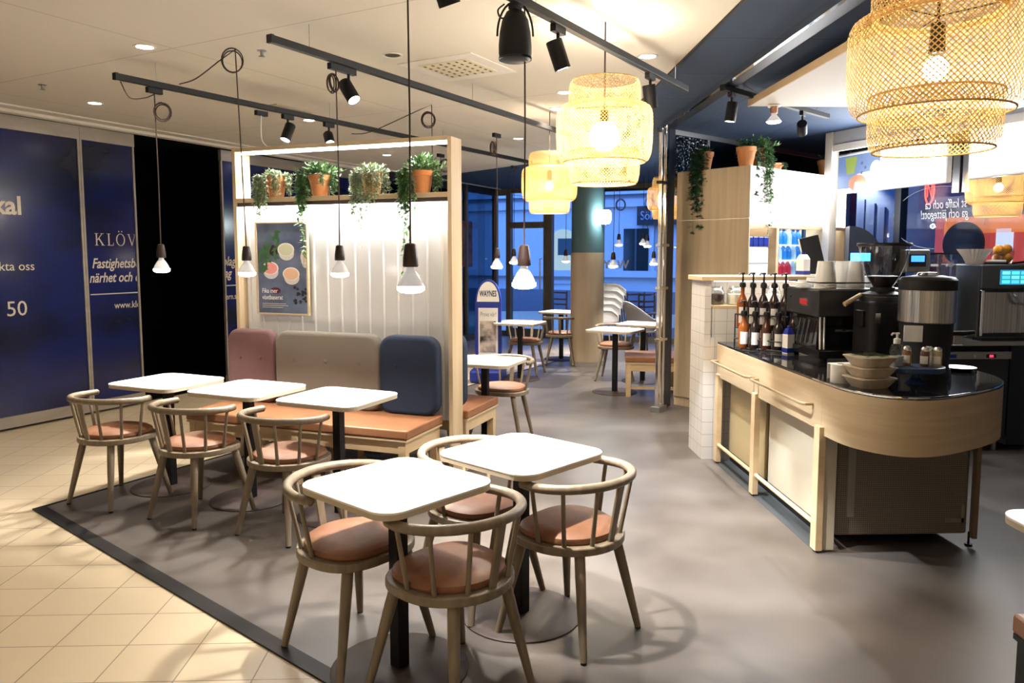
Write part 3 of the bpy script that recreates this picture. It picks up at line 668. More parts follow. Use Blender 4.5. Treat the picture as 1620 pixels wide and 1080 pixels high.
# ================================================================== CHAIRS
def chair_proto():
    t = thing('spindle_chair', '', 'chair')
    def D(k, kf=1.0):
        out = []
        for i in range(40):
            a = 2 * pi * i / 40; c, s = cos(a), sin(a)
            if s > 0: x = .235 * math.copysign(abs(c) ** .72, c); y = .215 * abs(s) ** .72 * kf
            else: x, y = .235 * c, .225 * s
            out.append((x * k, y * k))
        return out
    bm = bmesh.new(); prism(bm, D(1), .412, .447); obj('seat', bm, 'oak', t, False, .006, 2)
    bm = bmesh.new(); lay = []
    for k, z in ((.86, .447), (.885, .458), (.87, .474), (.78, .487), (.55, .494), (.25, .496)):
        lay.append([bm.verts.new((x, y + .008, z)) for x, y in D(k)])
    for a, b in zip(lay, lay[1:]):
        for i in range(40): bm.faces.new((a[i], a[(i + 1) % 40], b[(i + 1) % 40], b[i]))
    bm.faces.new(lay[-1]); bm.faces.new(lay[0][::-1]); obj('seat_pad', bm, 'leather', t, True)
    for sx in (-1, 1):
        for top, foot in (((.15 * sx, .145), (.245 * sx, .205)), ((.13 * sx, -.14), (.20 * sx, -.215))):
            p, q = Vector((*top, .413)), Vector((*foot, .008)); m = p.lerp(q, .45)
            bm = bmesh.new(); tube(bm, [p, p.lerp(q, .2), m, p.lerp(q, .8), q], [.0225, .0225, .0205, .0165, .0145], 14); l = obj('leg', bm, 'oak', t, True)
            bm = bmesh.new(); lathe(bm, [(0, 0), (.013, 0), (.013, .01), (0, .01)], 12, (foot[0], foot[1], 0)); obj('foot_glide', bm, 'black', l)
    rx, ry = .262, .245
    def rail(a): return Vector((rx * cos(R(a)), ry * sin(R(a)) - .005, .692 + .012 * max(0, -sin(R(a)))))
    aa = [16 - i * (212 / 40) for i in range(41)]; pts = [rail(a) for a in aa]
    e0 = pts[0] + (pts[0] - pts[1]).normalized() * .012; e1 = pts[-1] + (pts[-1] - pts[-2]).normalized() * .012
    bm = bmesh.new(); tube(bm, [e0] + pts + [e1], [.009] + [.0195] * 41 + [.009], 14); obj('back_rail', bm, 'oak', t, True)
    for k, a in enumerate((2, -30, -62, -90, -118, -150, -182)):
        b = Vector((.212 * cos(R(a)), .203 * sin(R(a)), .440)); tp = rail(a); tp.z -= .006
        bm = bmesh.new()
        if a == -90:
            for sx in (-1, 1): pass
            v = [bm.verts.new(p) for p in ((-.017, b.y - .006, b.z), (.017, b.y - .006, b.z), (.017, b.y + .007, b.z), (-.017, b.y + .007, b.z), (-.021, tp.y - .006, tp.z), (.021, tp.y - .006, tp.z), (.021, tp.y + .007, tp.z), (-.021, tp.y + .007, tp.z))]
            for f in ((0, 3, 2, 1), (4, 5, 6, 7), (0, 1, 5, 4), (1, 2, 6, 5), (2, 3, 7, 6), (3, 0, 4, 7)): bm.faces.new([v[i] for i in f])
            obj('back_slat', bm, 'oak', t, False, .003)
        else:
            tube(bm, [b, tp], [.0098, .0088], 10); obj('spindle', bm, 'oak', t, True)
    return t
CH = chair_proto(); _first = [True]
GC = 'spindle-back wooden chairs with tan leather seats'
def chair(x, y, h, label):
    if _first[0]:
        _first[0] = False; CH.location = (x, y, 0); CH.rotation_euler = (0, 0, -R(h)); CH['label'] = label; CH['group'] = GC; return CH
    return dup(CH, (x, y, 0), -R(h), label, GC)
chair(-.125, 2.735, -46, 'nearest wooden chair, its back to the viewer at the front table')
chair(.366, 3.16, -46.6, 'wooden chair on the right side of the second front table')
chair(-.545, 3.055, 131, 'wooden chair left of the front table, one leg on the black strip')
chair(-.045, 3.50, 134, 'wooden chair behind the front tables, mostly hidden by them')
chair(-2.45, 5.03, 27, 'leftmost wooden chair of the row facing the tan bench')
chair(-1.795, 4.71, 29.5, 'middle wooden chair of the row facing the tan bench')
chair(-1.165, 4.415, 30, 'right-hand wooden chair of the row facing the tan bench')
chair(.15, 6.62, 203, 'wooden chair behind the table right of the partition post')
chair(-.47, 6.92, 203, 'wooden chair peeking out left of the blue pavement sign')
chair(.55, 10.30, 205, 'far wooden chair behind the table right of the pavement sign')
chair(1.13, 11.22, 12, 'far wooden chair with its back to us at the column table')
chair(1.56, 11.75, -75, 'far wooden chair against the round column')
chair(1.70, 9.78, 195, 'far wooden chair behind the small table left of the chrome post')

# bench end behind the chrome post and dark-framed bench at the right edge
def small_bench(label, loc, rot, w, d, m='birch'):
    t = thing('bench', label, 'bench', loc, rot)
    bxo('seat_cushion', (0, w, 0, d, .40, SEAT), 'benchtan', t, .012, seg=3); bxo('seat_board', (.005, w - .005, .005, d - .005, .38, .40), m, t)
    for y in (.015, d - .04): bxo('apron', (.06, w - .06, y, y + .025, .30, .38), m, t)
    for x in (.015, w - .07):
        for y in (.01, d - .065): bxo('leg', (x, x + .055, y, y + .055, 0, .38), m, t, .003)
    bxo('stretcher', (.03, w - .03, .025, .05, .09, .12), m, t)
    return t
q = at(988, 628, 0); small_bench('tan bench end with pale wood legs left of the chrome post', (q.x, q.y, 0), R(90 - 100), .62, .62)
q = at(1601, 968, SEAT); small_bench('tan bench corner with a dark base at the right edge of the photo', (q.x - .75 * sin(R(6)), q.y - .75 * cos(R(6)), 0), R(-6), 1.2, .75, 'black')
# ================================================================== CEILING FITTINGS
TZ = 2.78; CZ = 2.93
def track(label, a, b):
    a, b = Vector(a), Vector(b); d = (b - a); L = d.length; rot = math.atan2(d.y, d.x)
    t = thing('light_track', label, 'track', a, rot, 'black light tracks')
    bxo('rail', (0, L, -.018, .018, -.02, .02), 'black', t, .002); bxo('end_cap', (-.02, 0, -.02, .02, -.022, .022), 'blackmatte', t)
    n = max(2, int(L / 1.3))
    for i in range(n):
        x = .28 + (L - .5) * i / (n - 1); bm = bmesh.new(); tube(bm, [(x, 0, .02), (x, 0, CZ - TZ)], .0022, 6); obj('drop_wire', bm, 'steelm', t)
    return t
t1a, t1b = at(185, 121, TZ), at(840, 257, TZ); t2a = at(430, 62, TZ); t2b = at(880, 206, TZ); t2b = t2b + (t2b - t2a).normalized() * .5; t3b = at(1086, 141, TZ); t3d = (t3b - at(836, 8, TZ)).normalized(); t3a = t3b - t3d * 4.2
track('left black light track running over the bench tables', t1a, t1b)
track('middle black light track running over the partition', t2a, t2b)
track('right black light track that carries the speaker and wicker lamps', t3a, t3b)
q = at(900, 275, TZ); track('short far black track in front of the shop window', at(955, 301, TZ), at(955, 301, TZ) + hv(110) * 2.2)
track('black track under the blue ceiling above the wooden cabinet', at(1145, 139, 2.86), at(1310, 184, 2.86))

def adaptor(bm, p, d=None):
    d = d or hv(33); x = Vector((d.x, d.y, 0)); y = Vector((-d.y, d.x, 0)); m = Matrix(((x.x, y.x, 0, p[0]), (x.y, y.y, 0, p[1]), (0, 0, 1, p[2]), (0, 0, 0, 1)))
    box(bm, -.055, .055, -.016, .016, -.055, -.018, m)
def spot(label, base, aim, energy=40, ang=46, col=NEUT, glow=True):
    """base: point on the track; aim: where the beam goes"""
    base = Vector(base); t = thing('track_spotlight', label, 'spotlight', base, 0, 'black track spotlights')
    bm = bmesh.new(); adaptor(bm, (0, 0, 0)); obj('adaptor', bm, 'black', t)
    bm = bmesh.new(); tube(bm, [(0, 0, -.05), (0, 0, -.125)], .009, 8); obj('stem', bm, 'black', t)
    c = Vector((0, 0, -.155)); d = (Vector(aim) - base - c).normalized(); q = d.to_track_quat('-Z', 'Y').to_matrix().to_4x4(); m = Matrix.Translation(c) @ q
    bm = bmesh.new(); lathe(bm, [(0, .068), (.039, .068), (.042, .063), (.042, -.078), (.0385, -.078), (.037, -.055), (0, -.055)], 24, mtx=m); h = obj('can', bm, 'blackmatte', t, True)
    bm = bmesh.new(); lathe(bm, [(0, -.070), (.0365, -.070), (.035, -.074), (0, -.074)], 20, mtx=m); obj('lens', bm, 'lens' if glow else 'black', h)
    if energy: light('SPOT', 'spot_beam', base + c + d * .09, energy, col, aim, .03, ang, .35)
    return t
spot('tilted track spotlight left of the plant shelf, lens towards us', at(455, 178, TZ), at(250, 760, 0), 120)
spot('straight-down track spotlight just above the plant shelf', at(520, 191, TZ), at(640, 690, .5), 60)
spot('tilted track spotlight on the middle track beside a coiled cord', at(551, 103, TZ), at(900, 740, .5), 130)
spot('track spotlight cut off by the top edge of the photo', at(700, -95, TZ), at(1000, 900, 0), 150)
spot('tilted track spotlight right of the black speaker', at(883, 35, TZ), at(1130, 850, 0), 120, 42, COOL)
spot('level track spotlight at the right end of the right track', at(1029, 112, TZ), at(1100, 760, 0), 100, 44, COOL)
spot('track spotlight over the cabinet pointing straight down', at(1158, 143, 2.86), at(1070, 720, 0), 100, 50, COOL)
spot('dark track spotlight right of the bare ceiling bulb', at(1270, 173, 2.86), at(1275, 520, .5), 0, glow=False)

# ---- speaker hung from the right track
def speaker():
    p = at(815, 3, TZ); t = thing('pendant_speaker', 'egg shaped black speaker hanging from the right track', 'speaker', (p.x, p.y, TZ))
    z = -.075
    prof = [(0, -.345), (.085, -.345), (.098, -.335), (.103, -.30), (.103, -.25), (.097, -.18), (.082, -.11), (.055, -.06), (.025, -.045), (0, -.043)]
    bm = bmesh.new(); lathe(bm, prof, 32); obj('cabinet', bm, 'blackmatte', t, True)
    bm = bmesh.new(); lathe(bm, [(.0985, -.338), (.1045, -.338), (.1045, -.325), (.0985, -.325)], 32); obj('grille_ring', bm, 'blackgloss', t, True)
    bm = bmesh.new()
    pts = [(.112 * cos(a), 0, -.20 + .20 * sin(a)) for a in [pi * i / 16 for i in range(17)]]
    tube(bm, pts, .0065, 8); obj('bracket', bm, 'black', t, True)
    bm = bmesh.new(); adaptor(bm, (0, 0, 0)); obj('adaptor', bm, 'black', t)
    for c_ in list(COL.objects):
        if c_.parent == t: c_.scale = (.74, .74, .77)
    bm = bmesh.new(); tube(bm, soft([(-.05, -.03, -.02), (-.08, -.04, -.05), (-.065, -.04, -.085), (-.02, -.02, -.07), (0, 0, -.05)]), .004, 6); obj('cable', bm, 'cord', t, True)
speaker()

# ---- recessed downlights, sprinklers, grille
def downlight(px, py, label, energy=14, z=CZ, on=True, r=.05):
    p = at(px, py, z); t = thing('recessed_downlight', label, 'downlight', (p.x, p.y, z), 0, 'round recessed downlights')
    bm = bmesh.new(); lathe(bm, [(r, .002), (r + .018, .002), (r + .018, -.004), (r + .012, -.006), (r, -.002)], 24); obj('trim_ring', bm, 'white', t, True)
    bm = bmesh.new(); lathe(bm, [(0, -.001), (r, -.001), (r, -.003), (0, -.003)], 24); obj('lens', bm, 'glow' if on else 'steelm', t)
    if energy: light('SPOT', 'downlight_beam', (p.x, p.y, z - .012), energy, WARM, (p.x, p.y, 0), .04, 120, .7)
for px, py, l, e in ((229, 74, 'lit downlight left of the coiled cord, upper left', 30), (150, 163, 'lit downlight nearest the left storefront wall', 30), (1025, 89, 'lit downlight above the right end of the right track', 50), (893, 146, 'lit downlight above the largest middle wicker lamp', 50), (880, 172, 'lit downlight just below another by the wicker lamp', 50), (820, 219, 'square looking lit downlight left of the far wicker lamp', 60), (612, 245, 'lit downlight seen over the third plant', 50), (489, 190, 'lit downlight right of the tilted spotlight', 16), (621, 87, 'unlit downlight left of the ceiling grille', 0), (843, 32, 'unlit downlight beside the speaker', 0), (388, 235, 'lit downlight at the left end of the partition beam', 10), (405, 234, 'lit downlight second from the left over the partition beam', 0)):
    downlight(px, py, l, e, on='unlit' not in l)
for k, (x, y, e) in enumerate(((-3.6, .6, 36), (-1.6, .2, 26), (.5, .7, 9), (2.6, .7, 7), (-4.6, 2.6, 40), (-6.0, .2, 40), (-2.6, -1.6, 42), (.5, -1.6, 36), (3.4, -1.6, 36))):  # unseen downlights added as fill, to brighten the ceiling by floor bounce
    t = thing('recessed_downlight', 'added fill downlight behind the viewer', 'downlight', (x, y, CZ), 0, 'round recessed downlights')
    bm = bmesh.new(); lathe(bm, [(0, -.001), (.05, -.001), (.05, -.003), (0, -.003)], 24); obj('lens', bm, 'glow', t); light('SPOT', 'downlight_beam', (x, y, CZ - .012), e, WARM, (x, y, 0), .04, 130, .7)
def sprinkler(px, py, label):
    p = at(px, py, CZ); t = thing('sprinkler_head', label, 'sprinkler', (p.x, p.y, CZ), 0, 'ceiling sprinklers')
    bm = bmesh.new(); lathe(bm, [(0, 0), (.03, 0), (.03, -.004), (.009, -.006), (.009, -.03), (0, -.03)], 16); obj('body', bm, 'steelm', t, True)
    bm = bmesh.new(); lathe(bm, [(0, -.036), (.02, -.036), (.02, -.038), (0, -.038)], 12); obj('deflector', bm, 'steelm', t)
sprinkler(67, 134, 'small sprinkler head on the ceiling at far left'); sprinkler(414, 80, 'small sprinkler head left of the middle track'); 
def grille():
    p = at(725, 107, CZ); t = thing('ceiling_grille', 'square white air grille with louvre cups in the ceiling', 'air grille', (p.x, p.y, CZ), R(58))
    bxo('plate', (-.30, .30, -.30, .30, -.006, 0), 'white', t); bxo('core', (-.20, .20, -.20, .20, -.010, -.006), mat('cream grille', (.72, .66, .50), .6), t)
    bm = bmesh.new()
    for i in range(6):
        for j in range(6):
            x, y = -.165 + i * .066, -.165 + j * .066; box(bm, x - .013, x + .013, y - .007, y + .007, -.0125, -.010)
    obj('slots', bm, mat('grille slot', (.09, .07, .05), .8), t)
grille()
p = at(455, 172, CZ); t = thing('ceiling_sensor_plate', 'small pale rectangular plate on the ceiling above the tilted spotlight', 'ceiling plate', (p.x, p.y, CZ), R(58)); bxo('plate', (-.22, .22, -.10, .10, -.012, 0), mat('plate beige', (.42, .38, .32), .6), t)

# ---- pendant bulbs
def coil(bm, c, r, n, seed, tilt):
    rnd = random.Random(seed); pts = []; q = Matrix.Rotation(tilt, 3, 'Z') @ Matrix.Rotation(pi / 2, 3, 'X')
    for i in range(n * 20 + 1):
        a = 2 * pi * i / 20 + pi / 2; k = 1 + .12 * sin(a * .37 + seed)
        v = Vector((r * k * cos(a), r * k * sin(a) * 1.15, .012 * sin(a * .5 + seed) + .004 * (i / 20 - n / 2))); pts.append(Vector(c) + q @ v)
    tube(bm, pts, .0042, 6)
def bulb_unit(t, c, k=1.0, lit=True, energy=22):
    """c: centre of the bulb rim, local to t"""
    m = Matrix.Translation(c) @ Matrix.Diagonal((k, k, k, 1))
    bm = bmesh.new(); lathe(bm, [(0, .185), (.014, .185), (.022, .18), (.030, .125), (.0315, .095), (.028, .09), (0, .09)], 20, mtx=m); s = obj('socket', bm, 'socket', t, True)
    bm = bmesh.new(); lathe(bm, [(0, .09), (.016, .09), (.0175, .078), (.030, .062), (.043, .040), (.051, .022), (.054, .014)], 24, mtx=m); b = obj('bulb', bm, 'bulbglass', t, True)
    bm = bmesh.new(); lathe(bm, [(.0542, .014), (.0552, .006), (.0545, -.001), (.042, -.010), (.02, -.014), (0, -.0145)], 24, mtx=m); obj('bulb_face', bm, 'lens' if lit else 'bulbglass', b, True)
BEAM = []
def pendant(label, top, bulb, label_coil=None, extra=(), energy=34, k=1.0, ang=105, ad=True):
    """top: fixing point; bulb: point at the bulb rim"""
    top, bulb = Vector(top), Vector(bulb); t = thing('pendant_bulb', label, 'pendant light', top, 0, 'bare pendant bulbs on brown cords')
    c = bulb - top
    if ad:
        bm = bmesh.new(); adaptor(bm, (0, 0, 0)); obj('adaptor', bm, 'black', t)
    bm = bmesh.new(); ex = [Vector(e) - top for e in extra]; ex = soft(ex, 6) if len(ex) > 2 else ex; tube(bm, ex + [Vector((0, 0, -.03)) if ad else Vector((0, 0, 0)), c.lerp(Vector((0, 0, 0)), .5) + Vector((.004, 0, 0)), c + Vector((0, 0, .18 * k))], .0042, 6); obj('cord', bm, 'cord', t, True)
    if label_coil is not None:
        p, r, n, sd, tl = label_coil; bm = bmesh.new(); coil(bm, Vector(p) - top, r, n, sd, tl); obj('cord_coil', bm, 'cord', t, True)
    bulb_unit(t, c, k)
    if energy:
        light('SPOT', 'pendant_beam', bulb - Vector((0, 0, .02)), energy, NEUT, bulb - Vector((0, 0, 1)), .03, ang, .6)
    return t
def under(px, py, base, off=0):     # bulb rim hanging over a floor point, at the height seen
    return aty(px, py, base)
b1 = aty(256, 428, 5.42); tp = at(246, 143, TZ); tp = Vector((b1.x, b1.y, TZ)); 
s = at(190, 121, TZ)
pendant('leftmost pendant bulb hanging in front of the black opening', tp, b1, (Vector((b1.x + .05, b1.y, 2.60)), .05, 3, 1, .3), [s + Vector((0, 0, -.03)), s.lerp(tp, .25) + Vector((0, 0, -.12)), s.lerp(tp, .7) + Vector((0, 0, -.10)), tp + Vector((0, 0, -.06))])
b2 = aty(391, 434, 5.02); h2 = Vector((b2.x - .03, b2.y, CZ - .01)); s2 = at(284, 133, TZ)
pendant('pendant bulb in front of the left wooden post of the partition', h2, b2, (h2 + Vector((-.02, 0, -.07)), .06, 2, 5, .2), [s2, s2.lerp(h2, .3) + Vector((0, 0, -.03)), s2.lerp(h2, .7) + Vector((0, 0, -.01))], ad=False)
b3 = aty(538, 435, 4.72); h3 = at(529, 103, TZ)
pendant('pendant bulb before the white panel, third from the left', Vector((b3.x, b3.y, TZ)), b3, (Vector((b3.x - .02, b3.y, TZ - .13)), .045, 4, 2, 1.2))
b4 = aty(650, 458, 3.2); pendant('large looking near pendant bulb hanging below the last plant', Vector((b4.x, b4.y, CZ)), b4, None, (), 44, 1.05, ad=False)
b5 = aty(829, 452, 3.62); pendant('near pendant bulb right of the partition post, over the second table', Vector((b5.x, b5.y, CZ)), b5, None, (), 44, 1.05, ad=False)
b6 = pworld(-.72, 1.15, 1.55); h6 = Vector((b6.x, b6.y, CZ - .01)); s6 = at(556, 203, TZ)
pendant('pendant whose cord coil hangs above the fourth plant', h6, b6, (h6 + Vector((-.03, 0, -.13)), .055, 3, 7, .1), [s6 + Vector((0, 0, -.05)), s6.lerp(h6, .25) + Vector((0, 0, -.08)), s6.lerp(h6, .8) + Vector((0, 0, -.02))], 20, ad=False)
q = at(697, 241, TZ); pendant('pendant cord with a big black coil beside the right post, inside the frame', q, q - Vector((0, 0, 1.2)), (q + Vector((.05, 0, -.15)), .06, 4, 9, .4), (), 20)
b8 = aty(786, 423, 7.3); pendant('far pendant bulb left of the bronze door frame', Vector((b8.x, b8.y, TZ)), b8, (Vector((b8.x - .03, b8.y, 2.62)), .055, 5, 3, 1.3), (), 42)
b9 = aty(813, 416, 9.9); pendant('small far pendant bulb just right of another, by the door', Vector((b9.x, b9.y, TZ)), b9, None, (), 42)
for px, py, Y, l in ((895, 414, 11.6, 'tiny far pendant bulb left of the round column'), (979, 388, 12.2, 'tiny far pendant bulb high up beside the wall lamp'), (970, 422, 9.5, 'far pendant bulb over the small white table'), (1017, 386, 12.6, 'tiny far pendant bulb, left of a close pair by the dark window'), (1024, 390, 11.9, 'tiny far pendant bulb, right of a close pair by the dark window'), (1034, 418, 10.8, 'far pendant bulb touching the chrome post')):
    b = aty(px, py, Y); tp = Vector((b.x, b.y, CZ))
    pendant(l, tp, b, (Vector((b.x + .02, b.y, 2.42)), .075, 3, px, .2) if px in (979, 1024) else None, (), 42, ad=False)
# bare bulb under the white canopy, and the white lead hanging from the left track
p = at(1225, 166, 2.80); t = thing('ceiling_bulb', 'bare lit bulb in a copper socket under the white canopy', 'bulb', (p.x, p.y, 2.795))
bm = bmesh.new(); lathe(bm, [(0, 0), (.05, 0), (.05, -.01), (0, -.01)], 20); obj('rose', bm, 'white', t)
bm = bmesh.new(); lathe(bm, [(0, -.01), (.03, -.01), (.028, -.06), (0, -.06)], 20); obj('socket', bm, mat('copper', (.55, .28, .18), .25, 1), t, True)
bm = bmesh.new(); lathe(bm, [(.018, -.06), (.022, -.075), (.055, -.115), (.057, -.125)], 24); b = obj('bulb', bm, 'bulbglass', t, True)
bm = bmesh.new(); lathe(bm, [(.057, -.125), (.045, -.135), (0, -.14)], 24); obj('bulb_face', bm, 'lens', b, True)
light('SPOT', 'canopy_bulb_beam', p - Vector((0, 0, .17)), 35, COOL, p - Vector((.4, .3, 2)), .04, 120, .5)
p = at(413, 172, TZ); t = thing('power_lead', 'white cable hanging from the left track to the partition', 'cable', p)
bm = bmesh.new(); tube(bm, soft([(0, 0, -.03), (-.005, 0, -.12), (.0, 0, -.25), (.05, .01, -.31), (.06, .01, -.36)]), .006, 8); obj('cable', bm, 'plasticwhite', t, True); bm = bmesh.new(); adaptor(bm, (0, 0, 0)); obj('adaptor', bm, 'black', t)

# ---- wicker lamps
def shade_mesh():
    tiers = ([(.172, .530), (.181, .515), (.187, .49), (.187, .42), (.180, .395)],
             [(.17, .412), (.205, .408), (.235, .395), (.25, .365), (.252, .30), (.251, .22), (.246, .16), (.236, .125), (.215, .112)],
             [(.186, .165), (.186, .10), (.185, .045), (.178, .012), (.168, .0)])
    out = []
    for ti, prof in enumerate(tiers):
        P = [Vector((r, 0, z)) for r, z in prof]; S_ = [0]
        for a, b in zip(P, P[1:]): S_.append(S_[-1] + (b - a).length)
        tot = S_[-1]; bm = bmesh.new(); n = (72, 92, 72)[ti]; m = 20
        def ev(s):
            for i in range(len(S_) - 1):
                if s <= S_[i + 1] + 1e-9:
                    k = (s - S_[i]) / (S_[i + 1] - S_[i]); return P[i].lerp(P[i + 1], k)
            return P[-1]
        tw = tot / (.25 if ti == 1 else .187) * 1.0
        for di in (-1, 1):
            for i in range(n):
                a0 = 2 * pi * i / n; prev = None
                for j in range(m + 1):
                    s = tot * j / m; p = ev(s); r = p.x + .0012 * di * (1 if (j + i) % 2 else -1); th = a0 + di * tw * j / m; hw = .0018 / max(p.x, .05) * 1.3
                    A = bm.verts.new((r * cos(th - hw), r * sin(th - hw), p.z)); C = bm.verts.new((r * cos(th + hw), r * sin(th + hw), p.z))
                    if prev: bm.faces.new((prev[0], prev[1], C, A))
                    prev = (A, C)
        for r, z in (prof[0], prof[-1]):
            tube(bm, [(r * cos(2 * pi * i / 40), r * sin(2 * pi * i / 40), z) for i in range(40)], .003, 6, True)
        out.append(bm)
    return out
def lamp_proto():
    t = thing('wicker_lamp', '', 'lamp')
    for n, bm in zip(('top_tier', 'middle_tier', 'bottom_tier'), shade_mesh()): obj(n, bm, 'bamboo', t)
    bm = bmesh.new(); bmesh.ops.create_uvsphere(bm, u_segments=20, v_segments=12, radius=.036); bmesh.ops.translate(bm, verts=bm.verts, vec=(0, 0, .245)); obj('bulb', bm, 'lampbulb', t, True)
    bm = bmesh.new(); lathe(bm, [(0, .38), (.02, .38), (.024, .29), (0, .29)], 16); obj('socket', bm, 'black', t, True)
    bm = bmesh.new(); tube(bm, [(0, 0, .38), (0, 0, 1.0)], .0045, 6); obj('cord', bm, 'cord', t, True)
    bm = bmesh.new()
    for k in range(3): tube(bm, [(0, 0, .40), (.18 * cos(k * 2.09), .18 * sin(k * 2.09), .41)], .0025, 6)
    obj('spider_frame', bm, 'black', t)
    return t
LP = lamp_proto()
def lamp(first, px, pyb, Y, label, k, energy, globe=1, col=(1, .84, .60)):
    p = aty(px, pyb, Y); g = 'wicker pendant lamps'
    if first: o = LP; o.location = p; o['label'] = label; o['group'] = g
    else: o = dup(LP, p, 0, label, g)
    o.scale = (k, k, k); o.rotation_euler = (0, 0, px * .7)
    light('POINT', 'wicker_lamp_light', p + Vector((0, 0, .245 * k)), energy, col, size=.05 * k * globe)
    if globe != 1:
        for c_ in COL.objects:
            if c_.parent == o and c_.name.startswith('bulb'): c_.location = (0, 0, .245 * (1 - globe)); c_.scale = (globe,) * 3
lamp(True, 1474, 238, 2.33, 'nearest wicker lamp at the top right, over the counter', 1.0, 7.5)
lamp(False, 955, 291, 4.40, 'brightest wicker lamp, hanging from the right track', 1.09, 50, 2.2, (1, .88, .68))
lamp(False, 869, 337, 7.1, 'smaller farther wicker lamp left of the brightest one', 1.03, 17)
lamp(False, 1577, 342, 7.0, 'wicker lamp half hidden below the lit menu board', 1.08, 9)
lamp(False, 1054, 346, 9.9, 'sliver of a far wicker lamp left of the chrome post', 1.0, 7)

# wall lamp on the column
p = aty(958, 343, 10.98); t = thing('wall_lamp', 'white globe wall lamp on the side of the round column', 'lamp', p)
bm = bmesh.new(); lathe(bm, [(0, -.10), (.05, -.10), (.075, -.075), (.082, -.04), (.082, -.003), (.079, 0), (.082, .003), (.082, .05), (.07, .085), (.045, .10), (0, .102)], 24); obj('globe', bm, emit_mat('opal globe', (.9, 1, 1), 6), t, True)
bxo('back_plate', (-.11, -.085, -.03, .03, -.16, .10), 'steelm', t); bm = bmesh.new(); lathe(bm, [(0, -.115), (.05, -.115), (.05, -.10), (0, -.10)], 16); obj('base_cup', bm, 'steelm', t)
light('POINT', 'wall_lamp_light', p + Vector((-.02, -.12, 0)), 9, (.85, 1, 1), size=.08)
# ================================================================== COUNTER
CT = .945
def smooth_path(pts, n=6):
    out = []
    for i in range(len(pts) - 1):
        p0, p1, p2, p3 = pts[max(i - 1, 0)], pts[i], pts[i + 1], pts[min(i + 2, len(pts) - 1)]
        for k in range(n):
            t = k / n; out.append(tuple(.5 * (2 * p1[a] + (p2[a] - p0[a]) * t + (2 * p0[a] - 5 * p1[a] + 4 * p2[a] - p3[a]) * t * t + (3 * p1[a] - p0[a] - 3 * p2[a] + p3[a]) * t ** 3) for a in (0, 1)))
    out.append(pts[-1]); return out
END = smooth_path([(1.81, 4.10), (1.815, 3.98), (1.836, 3.73), (1.93, 3.565), (2.06, 3.502), (2.24, 3.540), (2.53, 3.70), (2.745, 3.885), (2.86, 4.12), (2.89, 4.36), (2.89, 4.60)])
OUT = [(1.81, 5.84)] + END + [(2.89, 5.84)]
def offs(path, d):
    out = []
    for i, p in enumerate(path):
        a, b = path[max(i - 1, 0)], path[min(i + 1, len(path) - 1)]; t = Vector((b[0] - a[0], b[1] - a[1])).normalized(); out.append((p[0] - t.y * d, p[1] + t.x * d))
    return out
